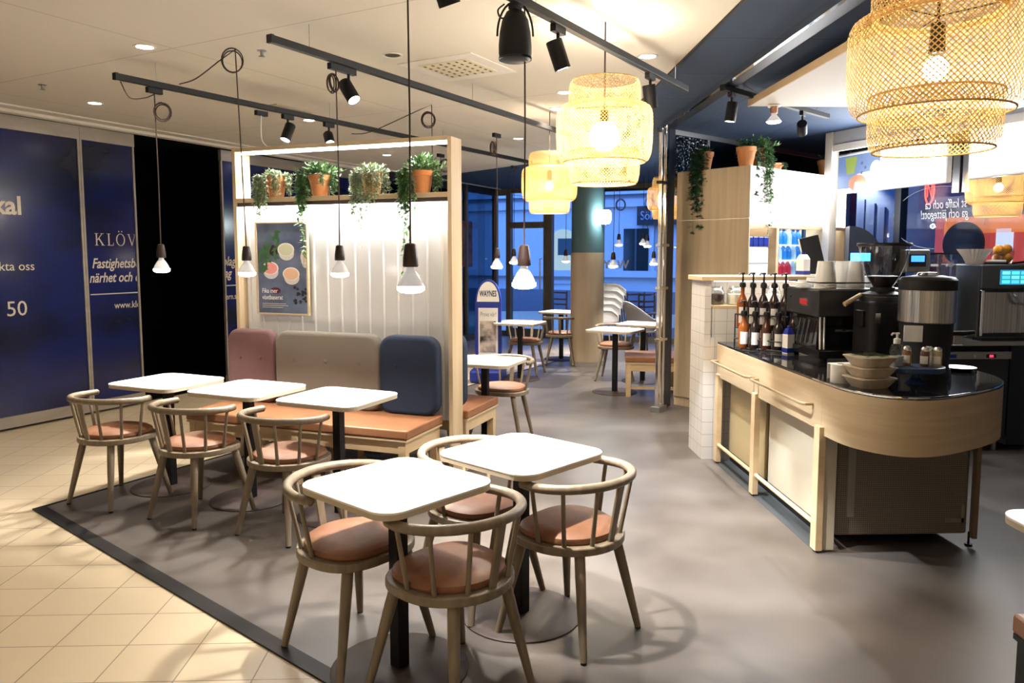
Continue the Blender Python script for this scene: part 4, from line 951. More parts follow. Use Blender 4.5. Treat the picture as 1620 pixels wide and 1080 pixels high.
def counter():
    t = thing('coffee_counter', 'pale wood coffee counter with a rounded end and black stone top', 'counter')
    inn = offs(OUT, .022)
    def ribbon(bm, o, i, z0, z1):
        n = len(o); V = [[bm.verts.new((p[0], p[1], z)) for p in o] for z in (z0, z1)]; U = [[bm.verts.new((p[0], p[1], z)) for p in i] for z in (z0, z1)]
        for k in range(n - 1):
            bm.faces.new((V[0][k], V[0][k + 1], V[1][k + 1], V[1][k])); bm.faces.new((U[0][k + 1], U[0][k], U[1][k], U[1][k + 1]))
            bm.faces.new((V[1][k], V[1][k + 1], U[1][k + 1], U[1][k])); bm.faces.new((V[0][k + 1], V[0][k], U[0][k], U[0][k + 1]))
        for k in (0, n - 1): bm.faces.new((V[0][k], V[1][k], U[1][k], U[0][k]))
    i1 = OUT.index(min(END, key=lambda p: abs(p[1] - 3.985) + (0 if p[0] < 2 else 9)))
    bm = bmesh.new(); ribbon(bm, OUT[:i1 + 1], inn[:i1 + 1], .675, .928); obj('side_fascia', bm, 'oakx', t)
    bm = bmesh.new(); ribbon(bm, [(x, y - .0015) for x, y in OUT[i1:]], inn[i1:], .652, .928); obj('curved_fascia', bm, 'oakx', t, True)
    bm = bmesh.new(); prism(bm, offs(OUT, .004), .912, CT); obj('stone_top', bm, 'stone', t, False, .003)
    bm = bmesh.new(); tube(bm, [(p[0], p[1], .938) for p in offs(OUT, .002)[1:-1]], .0055, 6); obj('edge_trim', bm, 'chrome', t, True)
    bxo('carcass', (1.915, 2.66, 4.06, 5.82, .10, .912), mat('taupe carcass', (.16, .13, .10), .6), t)
    bxo('plinth', (1.93, 2.6, 4.2, 5.82, 0, .10), 'blackmatte', t)
    for y0, y1, c in ((4.0, 4.93, 'cream'), (4.99, 5.74, mat('olive cream panel', (.46, .38, .22), .5))): bxo('side_panel', (1.895, 1.915, y0, y1, .10, .675), c, t, .004)
    for y in (3.945, 4.925, 5.735):
        l = bxo('post', (1.79, 1.83, y, y + .068, .012, .70), 'birch', t, .003)
        bm = bmesh.new(); cylz(bm, .014, 0, .014, (1.81, y + .034), 12); obj('post_foot', bm, 'black', l)
    bxo('corner_post', (1.832, 1.90, 3.96, 3.99, .012, .70), 'cream', t, .002)
    bm = bmesh.new()
    bm2 = bmesh.new(); tube(bm2, [(1.81, 4.01, .148), (1.81, 4.92, .148)], .014, 10); obj('foot_rail', bm2, 'birch', t, True)
    bm2 = bmesh.new(); tube(bm2, [(1.81, 4.99, .148), (1.81, 5.735, .148)], .014, 10); obj('foot_rail', bm2, 'birch', t, True); bm.free()
    for y0, y1 in ((4.08, 4.92), (5.0, 5.80)):
        bm = bmesh.new(); tube(bm, [(1.81, y0, .80), (1.765, y0, .80), (1.75, y0 + .02, .80), (1.75, y1 - .02, .80), (1.765, y1, .80), (1.81, y1, .80)], .009, 8); obj('towel_rail', bm, mat('bronze rail', (.45, .33, .2), .35, .4), t, True)
    # perforated steel box under the rounded end
    bm = bmesh.new(); prism(bm, rrect(.765, .60, .03, 4, 2.3025, 4.315), .075, .69); obj('mesh_box', bm, 'mesh', t, False, .004)
    for d in ((1.99, 2.03, 4.011, 4.0155, .18, .66), (2.55, 2.655, 4.011, 4.0155, .14, .165), (2.64, 2.655, 4.011, 4.0155, .14, .24)): bxo('tape_strip', d, mat('grey tape', (.30, .27, .23), .5), t)
    bxo('end_post', (2.70, 2.725, 3.995, 4.03, .05, .69), mat('brown end post', (.20, .14, .085), .5), t)
    for x in (1.90, 2.70):
        bm = bmesh.new(); cylz(bm, .006, 0, .08, (x, 4.03), 10); cylz(bm, .02, 0, .012, (x, 4.03), 12); obj('adjuster_foot', bm, 'black', t)
counter()
bm = bmesh.new(); box(bm, 1.80, 1.93, 4.03, 5.84, -.004, .003); struct(obj('trim_6', bm, mat('grey kick strip', (.06, .07, .08), .35)))

# ---- tiled shelf unit at the far end of the counter
def shelf_unit():
    t = thing('tiled_shelf_unit', 'low white tiled unit with a wooden top behind the coffee counter', 'shelf unit')
    y0, y1, x0, x1 = 5.87, 6.25, 1.715, 3.05
    bxo('end_panel', (x0, x0 + .05, y0, y1, 0, 1.42), 'walltiley', t); bxo('end_face', (x0, x0 + .16, y0 - .004, y0, 0, .98), 'walltile', t)
    bxo('back_panel', (x0 + .05, x1, y1 - .03, y1, 0, 1.42), 'walltile', t); bxo('low_panel', (x0 + .05, x1, y0 + .02, y0 + .04, 0, 1.20), 'walltile', t)
    bxo('top_board', (x0 - .03, x1, y0 - .02, y1 + .02, 1.42, 1.455), 'birch', t, .003); bxo('shelf', (x0 + .05, x1, y0 + .02, y1 - .03, 1.20, 1.225), 'birch', t, .002)
    bxo('led_strip', (x0 + .08, x1, y0 + .03, y0 + .045, 1.412, 1.42), emit_mat('added shelf fill glow', (1, .97, .93), 2), t); light('AREA', 'shelf_fill_light', ((x0 + x1) / 2, y0 + .06, 1.405), 1.3, NEUT, ((x0 + x1) / 2, y0 + .14, 1.0), 1.2, sy=.03)  # glowing strip and lamp added to brighten the jar recess
shelf_unit()
def jar(px, label, fill, k=1.0):
    p = aty(px, 470, 6.0); t = thing('storage_jar', label, 'jar', (p.x, p.y, 1.225), 0, 'glass jars on the tiled unit')
    bm = bmesh.new(); lathe(bm, [(0, 0), (.058 * k, 0), (.066 * k, .01), (.066 * k, .105), (.055 * k, .125), (.05 * k, .13)], 24); obj('glass', bm, 'jar', t, True)
    bm = bmesh.new(); lathe(bm, [(0, .003), (.060 * k, .006), (.061 * k, .085), (0, .092)], 20); obj('contents', bm, fill, t, True)
    bm = bmesh.new(); lathe(bm, [(0, .150), (.05 * k, .148), (.054 * k, .133), (.05 * k, .13), (0, .13)], 20); obj('lid', bm, 'jar', t, True)
    bm = bmesh.new(); tube(bm, [(.053 * k * cos(a), .053 * k * sin(a), .128) for a in [2 * pi * i / 20 for i in range(20)]], .003, 6, True); obj('wire_clip', bm, 'chrome', t, True)
jar(1133, 'glass jar of dark coffee beans at the left end of the tiled shelf', mat('coffee beans', (.035, .015, .010), .5))
jar(1163, 'glass jar of cream coloured marshmallows on the tiled shelf', mat('marshmallow', (.70, .64, .50), .8))
jar(1222, 'glass jar with white contents and a blue band behind the pump bottles', mat('sugar', (.75, .75, .74), .8))
jar(1250, 'glass jar of white sugar left of the black coffee machine', mat('sugar two', (.72, .72, .71), .8))
p = aty(1232, 469, 5.98); 

# ---- syrup bottles in a wire rack
def bottle(label, loc, h, body, labelmat='paper', k=1.0, face=-1):
    t = thing('pump_bottle', label, 'bottle', loc, R(20), 'syrup bottles with black pumps')
    r = .0375 * k
    bm = bmesh.new(); lathe(bm, [(0, 0), (r * .95, 0), (r, .006), (r, h * .62), (r * .8, h * .72), (.014, h * .84), (.0145, h), (0, h)], 20); b = obj('bottle', bm, body, t, True)
    bm = bmesh.new(); lathe(bm, [(r + .0006, .03), (r + .0008, .032), (r + .0008, h * .50), (r + .0006, h * .5 + .002)], 24)
    for f in [f for f in bm.faces if f.calc_center_median().y > -.014 or f.calc_center_median().x > .012]: bm.faces.remove(f)
    obj('label', bm, labelmat, b, True) if labelmat else bm.free()
    bm = bmesh.new(); lathe(bm, [(0, h), (.022, h), (.024, h + .02), (.019, h + .035), (.008, h + .04), (.006, h + .095), (.013, h + .097), (.013, h + .108), (0, h + .11)], 14)
    tube(bm, [(0, 0, h + .103), (-.035, -.01, h + .105), (-.05, -.014, h + .092)], .0045, 8); obj('pump', bm, 'black', t, True)
amber = mat('amber syrup', (.22, .06, .010), .15); dark = mat('dark syrup', (.02, .012, .012), .12); brown = mat('brown syrup', (.06, .02, .010), .15)
RK = (1.95, 5.36)
for i, (nm, m) in enumerate((('amber syrup pump bottle at the back left of the upper rack', amber), ('second pump bottle from the left in the upper rack', dark), ('third pump bottle from the left in the upper rack', dark), ('fourth pump bottle from the left in the upper rack', dark), ('rightmost pump bottle of the upper rack, unlabelled side', dark))):
    bottle(nm, (1.885 + i * .055, 5.50 - i * .062, 1.095), .29, m, 'paper' if i < 4 else None)
for i, (nm, m) in enumerate((('amber pump bottle in the lower rack, left end', amber), ('second dark bottle in the lower rack', dark), ('third brown bottle in the lower rack', brown), ('fourth dark bottle in the lower rack', dark))):
    bottle(nm, (1.852 + i * .062, 5.36 - i * .055, CT + .012), .23, m)
bottle('single black pump bottle to the right of the wire rack', (2.13, 5.15, CT), .30, dark, None, 1.05)
bottle('slim dark pump bottle behind the single black one', (2.13, 5.27, CT), .34, dark, 'paper', .9)
t = thing('bottle_rack', 'black two-tier wire rack holding the syrup bottles', 'rack')
bm = bmesh.new()
for zz, dx in ((CT + .012, 0), (1.02, 0), (1.09, .045), (1.19, .045)):
    a = [(1.80 + dx, 5.40 + dx), (2.06 + dx, 5.12 + dx), (2.13 + dx, 5.19 + dx), (1.87 + dx, 5.47 + dx)] if dx == 0 else [(1.835, 5.50), (2.09, 5.20), (2.165, 5.25), (1.91, 5.56)]
    tube(bm, [(x, y, zz) for x, y in a], .005, 6, True)
for x, y in ((1.80, 5.40), (2.06, 5.12), (1.93, 5.26)): tube(bm, [(x, y, CT), (x, y, 1.02)], .005, 6)
for x, y in ((1.835, 5.50), (2.09, 5.20), (2.165, 5.25), (1.91, 5.56)): tube(bm, [(x, y, CT), (x, y, 1.19)], .005, 6)
obj('wire_frame', bm, 'black', t, True)
def carton(label, loc, w, h, rot, n=1):
    t = thing('drink_carton', label, 'carton', loc, rot)
    bxo('body', (-w / 2, w / 2, -w / 2, w / 2, 0, h * .78), 'paper', t, .003); bm = bmesh.new(); v = box(bm, -w / 2, w / 2, -w / 2, w / 2, h * .78, h)
    for q in v[4:]: q.co.x *= .55; q.co.y *= .55
    obj('gable', bm, 'bblue' if n == 1 else 'paper', t); bxo('blue_band', (-w / 2 - .001, w / 2 + .001, -w / 2 - .001, w / 2 + .001, h * .06, h * .24), 'bblue', t)
    bm = bmesh.new(); cylz(bm, w * .22, h * .99, h * 1.1, (0, 0), 14); obj('cap', bm, 'bblue', t)
carton('white carton with blue cap standing left of the coffee machine', (2.075, 5.10, CT), .058, .175, R(15))
p = aty(1265, 437, 6.02); carton('white and blue carton on the wooden top of the tiled unit', (p.x, 5.96, 1.455), .075, .17, R(30), 2)

# ---- espresso machine
def espresso():
    t = thing('espresso_machine', 'black espresso machine with a red badge on the counter', 'coffee machine', (2.095, 4.71, CT))
    g = 'blackgloss'; W_, D_ = .62, .50
    def side(bm, x0, x1, pts):   # profile in y,z extruded along x
        a = [bm.verts.new((x0, y, z)) for y, z in pts]; b = [bm.verts.new((x1, y, z)) for y, z in pts]; n = len(pts)
        bm.faces.new(a); bm.faces.new(b[::-1])
        for i in range(n): bm.faces.new((a[i], b[i], b[(i + 1) % n], a[(i + 1) % n]))
    bm = bmesh.new(); box(bm, 0, W_, -.01, D_, .285, .455); obj('upper_body', bm, mat('anthracite panel', (.022, .023, .025), .3), t, False, .008)
    bm = bmesh.new(); side(bm, .02, W_ - .02, [(.05, .06), (.02, .285), (D_ - .02, .285), (D_ - .10, .06)]); obj('lower_body', bm, g, t, False, .006)
    bxo('drip_tray', (.0, W_, -.04, D_ - .02, .025, .075), 'blackgloss', t, .004)
    bm = bmesh.new()
    for x in (.05, W_ - .05):
        for y in (.0, D_ - .07): cylz(bm, .022, 0, .028, (x, y), 12)
    obj('feet', bm, 'black', t)
    bxo('top_tray', (.01, W_ - .01, 0, D_ - .01, .455, .462), 'steelm', t); bm = bmesh.new()
    tube(bm, [(.012, .002, .50), (W_ - .012, .002, .50), (W_ - .012, D_ - .012, .50), (.012, D_ - .012, .50)], .005, 6, True); obj('cup_rail', bm, 'black', t)
    bm = bmesh.new(); box(bm, -.004, 0, .14, .27, .345, .395); b = obj('badge', bm, 'silver', t); bm = bmesh.new(); box(bm, -.0055, -.004, .15, .26, .353, .387); obj('badge_plate', bm, mat('red badge', (.45, .02, .03), .4), b)
    for x in (.015, .04):
        bm = bmesh.new(); tube(bm, [(x, -.012, .285), (x + .006, -.012, .08)], .009, 10); obj('chrome_column', bm, 'chrome', t, True)
    bm = bmesh.new(); tube(bm, [(.10, -.03, .20), (.34, -.03, .20)], .010, 8); obj('group_bar', bm, 'chrome', t, True)
    for k, y in enumerate((.10, .17, .24)):
        bm = bmesh.new(); tube(bm, [(-.004, y, .26), (-.004, y + .06, .10)], .005, 6); obj('steam_wand', bm, 'steelm', t, True)
    bm = bmesh.new(); tube(bm, [(.20, -.15, .435), (.09, -.17, .375)], [.013, .015], 10); obj('wooden_handle', bm, 'oakh', t, True)
espresso()
def cup_stack(label, px, py_top, Y, r, h, n=1):
    p = aty(px, py_top, Y); z0 = CT + .462; top = p.z; t = thing('cup_stack', label, 'cups', (p.x, Y, z0), 0, 'upturned white cups on the coffee machine'); hh = top - z0
    for i in range(n):
        a = hh * (1 - (i + 1) / n * .0) if n == 1 else None
    bm = bmesh.new(); lathe(bm, [(r, 0), (r * 1.03, .004), (r * 1.02, .01), (r * .78, hh - .004), (r * .75, hh), (r * .6, hh), (r * .58, hh - .004), (0, hh - .004)], 24); obj('top_cup', bm, 'plasticwhite', t, True)
    for i in range(2):
        bm = bmesh.new(); z = .012 + i * .012; lathe(bm, [(r * 1.03, z), (r * 1.06, z + .003), (r * 1.03, z + .007)], 24); obj('cup_rim', bm, 'paper', t, True)
cup_stack('tall upturned white cups, left stack on the coffee machine', 1307, 413, 4.80, .066, .2)
cup_stack('tall upturned white cups, middle stack on the coffee machine', 1334, 413, 4.95, .060, .2)
cup_stack('tall upturned white cups, right stack on the coffee machine', 1355, 413, 4.85, .056, .2)
cup_stack('short upturned white cup at the right of the coffee machine top', 1376, 438, 5.0, .046, .1)
cup_stack('low white cups at the left front of the coffee machine top', 1272, 443, 4.95, .05, .1)
cup_stack('low white cups behind the left stack on the coffee machine', 1286, 439, 5.08, .05, .1)

# ---- grinder with a clear bean hopper
def grinder():
    t = thing('coffee_grinder', 'tall black coffee grinder with a clear bean hopper', 'coffee grinder', (2.425, 4.555, CT))
    bm = bmesh.new(); prism(bm, rrect(.25, .26, .04, 5), 0, .40); obj('body', bm, 'blackmatte', t, False, .012)
    bm = bmesh.new(); lathe(bm, [(.13, .40), (.125, .44), (.07, .455), (.07, .48), (0, .48)], 28); obj('neck', bm, 'black', t, True)
    bm = bmesh.new(); lathe(bm, [(.122, .405), (.127, .405), (.127, .425), (.122, .425)], 28); obj('collar_ring', bm, 'silver', t, True)
    bm = bmesh.new(); lathe(bm, [(.045, .47), (.055, .48), (.10, .56), (.13, .64), (.145, .735)], 32); obj('hopper', bm, glass_mat('hopper plastic', (.74, .74, .76), 1.9), t, True)
    bm = bmesh.new(); lathe(bm, [(0, .475), (.05, .478), (.090, .547), (.06, .552), (.0, .53)], 24); obj('beans', bm, mat('roast beans', (.03, .014, .010), .45), t, True)
    bm = bmesh.new(); lathe(bm, [(0, .748), (.15, .748), (.155, .742), (.155, .73), (.145, .728), (0, .735)], 32); obj('lid', bm, 'black', t, True)
    bxo('dose_label', (-.105, -.075, -.133, -.128, .27, .33), 'silver', t); bxo('paper_tag', (.065, .105, -.134, -.13, .165, .22), 'paper', t)
    bxo('side_dial', (-.145, -.12, -.05, .05, .24, .34), 'black', t, .006)
grinder()
def urn():
    t = thing('coffee_urn', 'black coffee urn with a broad polished steel band', 'coffee urn', (2.507, 4.22, CT)); r = .147
    bm = bmesh.new(); lathe(bm, [(0, 0), (r * .93, 0), (r * .93, .02), (r * .85, .05), (r * .95, .30), (0, .30)], 40); obj('base', bm, 'blackmatte', t, True)
    bm = bmesh.new(); lathe(bm, [(r * .97, .295), (r, .30), (r, .478), (r * .97, .483)], 48); obj('steel_band', bm, 'steel', t, True)
    bm = bmesh.new(); lathe(bm, [(0, .562), (r * .55, .560), (r * .93, .550), (r * 1.02, .535), (r * 1.02, .48), (0, .48)], 40); obj('lid', bm, 'black', t, True)
    bm = bmesh.new(); lathe(bm, [(0, .580), (.05, .578), (.06, .562), (0, .560)], 24); obj('filler_cap', bm, 'silver', t, True)
    bxo('paper_note', (-.14, -.045, -r * .93 - .006, -r * .93, .195, .285), 'paper', t, rotz=R(-18))
    bm = bmesh.new(); tube(bm, [(.13, -.04, .235), (.19, -.06, .235), (.235, -.08, .245)], [.014, .016, .010], 8); obj('tap_lever', bm, 'black', t, True); bxo('tap', (.12, .18, -.07, -.03, .17, .225), 'steelm', t, .006)
urn()
p = aty(1537, 588, 4.28); t = thing('small_dish', 'small dark steel dish beside the coffee urn', 'dish', (2.79, 4.33, CT)); bm = bmesh.new(); lathe(bm, [(0, .004), (.05, .004), (.085, .02), (.088, .02), (.055, 0), (0, 0)], 28); obj('dish', bm, 'steelm', t, True)

# ---- tray with shakers and sanitiser, food boxes, roll, card
TRC = (2.275, 3.90); TRZ = 1.035
t = thing('round_tray', 'raised oval navy tray carrying shakers and a clear pump bottle', 'tray', (*TRC, 0))
bm = bmesh.new(); pts = [(.15 * cos(2 * pi * i / 40), .105 * sin(2 * pi * i / 40)) for i in range(40)]; prism(bm, pts, TRZ - .03, TRZ); obj('plate', bm, 'tray', t, False, .006)
bm = bmesh.new(); lathe(bm, [(0, CT), (.055, CT), (.04, CT + .012), (.022, CT + .03), (.022, TRZ - .03), (0, TRZ - .03)], 24); obj('pedestal', bm, 'tray', t, True)
def shaker(label, dx, dy, fill):
    t = thing('spice_shaker', label, 'shaker', (TRC[0] + dx, TRC[1] + dy, TRZ), 0, 'spice shakers on the navy tray')
    bm = bmesh.new(); lathe(bm, [(0, 0), (.021, 0), (.022, .004), (.022, .075), (.017, .083), (0, .083)], 18); b = obj('glass', bm, fill, t, True)
    bm = bmesh.new(); lathe(bm, [(.0225, .015), (.0228, .016), (.0228, .055), (.0225, .056)], 18)
    for f in [f for f in bm.faces if f.calc_center_median().x > .004]: bm.faces.remove(f)
    obj('label', bm, 'paper', b, True)
    bm = bmesh.new(); lathe(bm, [(0, .106), (.014, .103), (.021, .094), (.021, .081), (0, .081)], 18); obj('cap', bm, 'silver', t, True)
shaker('cinnamon brown shaker nearest the clear pump bottle', -.035, .03, mat('cinnamon', (.30, .12, .04), .4)); shaker('dark brown cocoa shaker in the middle of the navy tray', .04, -.01, mat('cocoa', (.14, .05, .03), .4))
shaker('white shaker second from the right on the navy tray', .085, .03, mat('white powder', (.6, .58, .54), .4)); shaker('beige shaker rightmost on the navy tray', .105, -.015, mat('beige powder', (.45, .36, .22), .4))
t = thing('sanitiser_bottle', 'clear pump bottle with a white top on the navy tray', 'bottle', (TRC[0] - .105, TRC[1] + .005, TRZ))
bm = bmesh.new(); lathe(bm, [(0, 0), (.033, 0), (.035, .005), (.035, .085), (.028, .11), (.013, .12), (.013, .13)], 24); obj('bottle', bm, 'jar', t, True)
bm = bmesh.new(); lathe(bm, [(0, .002), (.032, .003), (.032, .055), (0, .056)], 20); obj('gel', bm, mat('clear gel', (.45, .50, .54), .2), t, True)
bm = bmesh.new(); lathe(bm, [(.017, .12), (.017, .145), (.006, .15), (.006, .17), (.011, .17), (.011, .178), (0, .178)], 16); tube(bm, [(0, 0, .174), (-.03, -.01, .175), (-.038, -.012, .166)], .005, 8); obj('pump', bm, 'plasticwhite', t, True)
kraft = noise_mat('kraft pulp', (.42, .35, .26), (.50, .43, .33), (1, 1, 1), 40, 3, .8)
def food_box(label, z, last=False):
    t = thing('food_box', label, 'takeaway box', (1.975, 3.80, z), R(12), 'stacked takeaway bowls'); bm = bmesh.new(); A = []
    for w, zz in ((.15, 0), (.205, .046), (.214, .048), (.214, .052)): A.append([bm.verts.new((x, y, zz)) for x, y in rrect(w, w * .92, .035, 4)])
    for a, b in zip(A, A[1:]):
        for i in range(len(a)): bm.faces.new((a[i], a[(i + 1) % len(a)], b[(i + 1) % len(a)], b[i]))
    bm.faces.new(A[0][::-1]); bm.faces.new(A[-1]); obj('bowl', bm, kraft, t)
    if last:
        rnd = random.Random(3); bm = bmesh.new()
        for k in range(46):
            x, y = rnd.uniform(-.08, .08), rnd.uniform(-.07, .07); a = rnd.uniform(0, pi); l = rnd.uniform(.01, .02); z_ = .053 + rnd.uniform(0, .008)
            bm.faces.new([bm.verts.new((x + l * cos(a + q) * (1 if i % 2 == 0 else .5), y + l * sin(a + q) * (1 if i % 2 == 0 else .5), z_ + .004 * (i % 2))) for i, q in enumerate((0, 1.57, 3.14, 4.71))])
        s = obj('salad', bm, mat('salad leaves', (.12, .26, .05), .5), t); bm = bmesh.new(); prism(bm, rrect(.19, .17, .03, 4), .0515, .053); obj('filling', bm, mat('salad base', (.55, .45, .22), .6), t)
        bm = bmesh.new(); prism(bm, rrect(.21, .193, .034, 4), .064, .0655); obj('clear_lid', bm, 'jar', t)
food_box('bottom takeaway bowl of the stack of three on the counter end', CT); food_box('middle takeaway bowl of the stack of three on the counter end', CT + .054); food_box('topmost takeaway bowl with green salad under a clear lid', CT + .108, True)
t = thing('paper_roll', 'white paper roll left of the stacked takeaway bowls', 'paper roll', (1.885, 3.93, CT)); bm = bmesh.new(); lathe(bm, [(.018, 0), (.048, 0), (.05, .003), (.05, .098), (.048, .10), (.018, .10), (.018, 0)], 32); obj('roll', bm, 'paper', t, True); bm = bmesh.new(); lathe(bm, [(.012, .001), (.0178, .001), (.0178, .1015), (.012, .1015), (.012, .001)], 20); obj('core', bm, kraft, t, True)
t = thing('price_card', 'folded white price card behind the takeaway bowls', 'card', (1.955, 4.05, CT), R(8)); bm = bmesh.new(); v = box(bm, -.075, .075, -.03, -.028, 0, .085); box(bm, -.075, .075, .028, .03, 0, .085); box(bm, -.075, .075, -.03, .03, .083, .086); obj('card', bm, 'paper', t)

# ---- POS screen on the tiled unit
p = aty(1285, 436, 6.05); t = thing('till_screen', 'black tilted till screen with a pale edge on the tiled unit', 'till', (p.x + .05, 6.07, 1.455), R(-14))
bxo('foot', (-.07, .07, -.05, .05, 0, .012), 'plasticwhite', t); bm = bmesh.new(); box(bm, -.075, .075, -.012, .012, .0, .31, Matrix.Translation((0, .02, .012)) @ Matrix.Rotation(R(-14), 4, 'Y')); s = obj('screen_back', bm, 'blackmatte', t, False, .004)
bm = bmesh.new(); box(bm, -.083, -.075, -.013, .013, .0, .31, Matrix.Translation((0, .02, .012)) @ Matrix.Rotation(R(-14), 4, 'Y')); obj('edge', bm, 'plasticwhite', t)

# ================================================================== TALL CABINET WITH DRINKS FRIDGE
CK = Vector((2.577, 7.386, 0)); CROT = R(90 - 52)
def cabinet():
    t = thing('tall_cabinet', 'tall light wood cabinet with a brightly lit white header over a drinks fridge', 'cabinet', CK, CROT)   # x along the fridge front, y away
    W_, D_ = 1.95, .88
    bxo('side_panel', (0, .02, 0, D_, .10, 1.98), 'oakh', t, .002); bxo('side_panel', (0, .02, 0, D_, 1.983, 2.49), 'oakh', t, .002); bxo('kick_board', (.015, .03, .02, D_, 0, .10), 'oakh', t)
    bxo('back_panel', (.02, W_, D_ - .02, D_, 0, 2.49), 'oakh', t); bxo('top_panel', (.02, W_, .02, D_, 2.47, 2.49), 'white', t); bxo('side_panel', (W_ - .02, W_, 0, D_, 0, 2.49), 'oakh', t)
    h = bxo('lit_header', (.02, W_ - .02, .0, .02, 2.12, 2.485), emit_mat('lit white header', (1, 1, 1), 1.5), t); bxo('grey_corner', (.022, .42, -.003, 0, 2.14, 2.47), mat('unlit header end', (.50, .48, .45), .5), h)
    text_obj('lettering', 'B', .14, mat('grey sign letter', (.6, .6, .62), .5), h, (.86, -.004, 2.20), bold=.004)
    l = bxo('lit_band', (.02, W_ - .02, .0, .02, 1.93, 2.115), emit_mat('lit white band', (1, 1, 1), 2.2), t); bxo('band_shadow_line', (.02, W_ - .02, -.002, 0, 2.113, 2.121), mat('grey line', (.4, .4, .42), .5), t)
    bxo('rail', (.02, W_ - .02, 0, .03, 1.895, 1.93), 'birch', t); bxo('divider', (.50, .545, 0, .5, 0, 1.895), 'birch', t); bxo('niche_back', (.02, .50, .48, .50, 0, 1.895), 'oakh', t)
    f = bxo('fridge_frame', (.56, .585, .02, .05, .2, 1.89), 'steelm', t); bxo('fridge_back', (.56, 1.42, .44, .46, .2, 1.89), emit_mat('fridge light', (.75, .9, 1), .9), t)
    for z in (1.40, 1.57, 1.73): bxo('fridge_shelf', (.56, 1.42, .06, .44, z - .012, z), emit_mat('lit fridge shelf%.1f' % z, (.8, .9, 1), .5), t)
    bxo('fridge_door', (.585, 1.40, .0, .012, .2, 1.89), 'glass', t); bxo('door_bar', (1.02, 1.06, -.008, .02, .2, 1.89), mat('fridge navy bar', (.02, .05, .12), .4), t); bxo('divider', (1.42, 1.47, 0, .5, 0, 1.895), 'birch', t); bxo('niche_back', (1.47, W_ - .02, .4, .42, 0, 1.895), 'oakh', t)
    g = 'soft drinks in the lit fridge'
    mw = Matrix.Translation(CK) @ Matrix.Rotation(CROT, 4, 'Z')
    cols = {'red': mat('red drink', (.55, .03, .05), .2), 'blue': mat('blue drink', (.02, .22, .6), .2), 'clear': mat('clear drink', (.45, .65, .85), .15), 'green': mat('green drink', (.25, .45, .08), .2)}
    proto = {}
    rows = ((1.40, ('red',) * 5 + ('clear', 'green', 'clear')), (1.57, ('blue', 'blue', 'clear', 'blue', 'blue', 'clear', 'blue', 'clear')), (1.73, ('blue', 'clear', 'blue', 'blue', 'clear', 'blue', 'blue', 'clear')))
    for z, row in rows:
        for i, c in enumerate(row):
            loc = mw @ Vector((.62 + i * .095, .16, z)); where = {1.40: 'bottom visible', 1.57: 'middle', 1.73: 'top'}[z]
            lab = '%s bottle on the %s fridge shelf, %s from its left end' % (c, where, ('first', 'second', 'third', 'fourth', 'fifth', 'sixth', 'seventh', 'eighth')[i])
            if c not in proto:
                o = thing('drink_bottle', lab, 'bottle', loc, 0, g); bm = bmesh.new(); lathe(bm, [(0, 0), (.036, 0), (.038, .01), (.038, .09), (.03, .12), (.014, .145), (0, .145)], 14); obj('body', bm, cols[c], o, True); bm = bmesh.new(); lathe(bm, [(0, .145), (.016, .145), (.016, .165), (0, .165)], 12); obj('cap', bm, 'plasticwhite' if c != 'blue' else 'bblue', o, True); proto[c] = o
            else: dup(proto[c], loc, 0, lab, g)
    b = thing('paper_bag', 'white paper sack with blue print in the wooden niche', 'bag', mw @ Vector((.03, .02, 1.34)), CROT); bxo('sack', (0, .37, 0, .2, 0, .36), 'paper', b, .02); bxo('print_line', (.02, .35, -.002, 0, .19, .205), mat('grey print', (.35, .36, .4), .6), b)
    b = thing('blue_packs', 'row of blue packs above the paper sack in the niche', 'packs', mw @ Vector((.04, .03, 1.705)), CROT)
    for k in range(4): bxo('pack', (k * .095, k * .095 + .085, 0, .12, 0, .10), 'bblue', b, .01)
    s = thing('niche_shelf', 'dark shelf below the paper sack in the wooden niche', 'shelf', mw @ Vector((.02, .02, 1.30)), CROT); bxo('board', (0, .48, 0, .45, 0, .035), 'blackmatte', s)
    p = mw @ Vector((1.0, -.25, 2.2)); light('AREA', 'header_light', p, 8, (1, 1, 1), p + (mw.to_3x3() @ Vector((0, -1, -.2))), 1.6, sy=.4)
    # brass handles on the side panel
    for z in (1.0, .87):
        bm = bmesh.new(); tube(bm, [(0, .18, z), (-.03, .18, z), (-.03, .10, z - .02), (0, .10, z - .02)], .006, 8); obj('handle', bm, 'chrome', t, True)
cabinet()

# ================================================================== BACK BAR
def canopy():
    t = thing('canopy_panel', 'white suspended canopy panel above the counter', 'canopy'); p = at(1185, 168, 2.80)
    bxo('slab', (p.x, 4.3, -1.0, p.y, 2.80, 2.84), mat('canopy white', (.74, .71, .66), .6), t); bxo('edge_strip', (p.x - .012, p.x, -1.0, p.y, 2.795, 2.85), 'birch', t)
    for y in (p.y - .15, p.y - 2.2):
        bm = bmesh.new(); tube(bm, [(p.x + .06, y, 2.84), (p.x - .10, y, CZ)], .006, 6); obj('hanger', bm, 'steelm', t)
    q = aty(1314, 300, 8.2); t = thing('back_bar_frame', 'white painted post and grey header at the left end of the menu boards', 'frame', (q.x, q.y, 0), WROT)
    bxo('post', (-.05, .05, -.05, .05, 0, 2.93), mat('cream post', (.66, .60, .52), .5), t, .004); bxo('header', (.05, 5.2, -.04, .0, 2.72, 2.79), mat('cream header', (.66, .60, .52), .5), t); bxo('grey_infill', (.05, 5.2, -.02, -.01, 2.79, 2.93), mat('grey infill', (.42, .42, .43), .5), t)
canopy()
MB0 = Vector((3.9, 8.35, 0)); MBX = Vector((.85, -3.1, 0)).normalized(); MBN = Vector((-MBX.y, MBX.x, 0)); MROT = math.atan2(MBX.y, MBX.x)
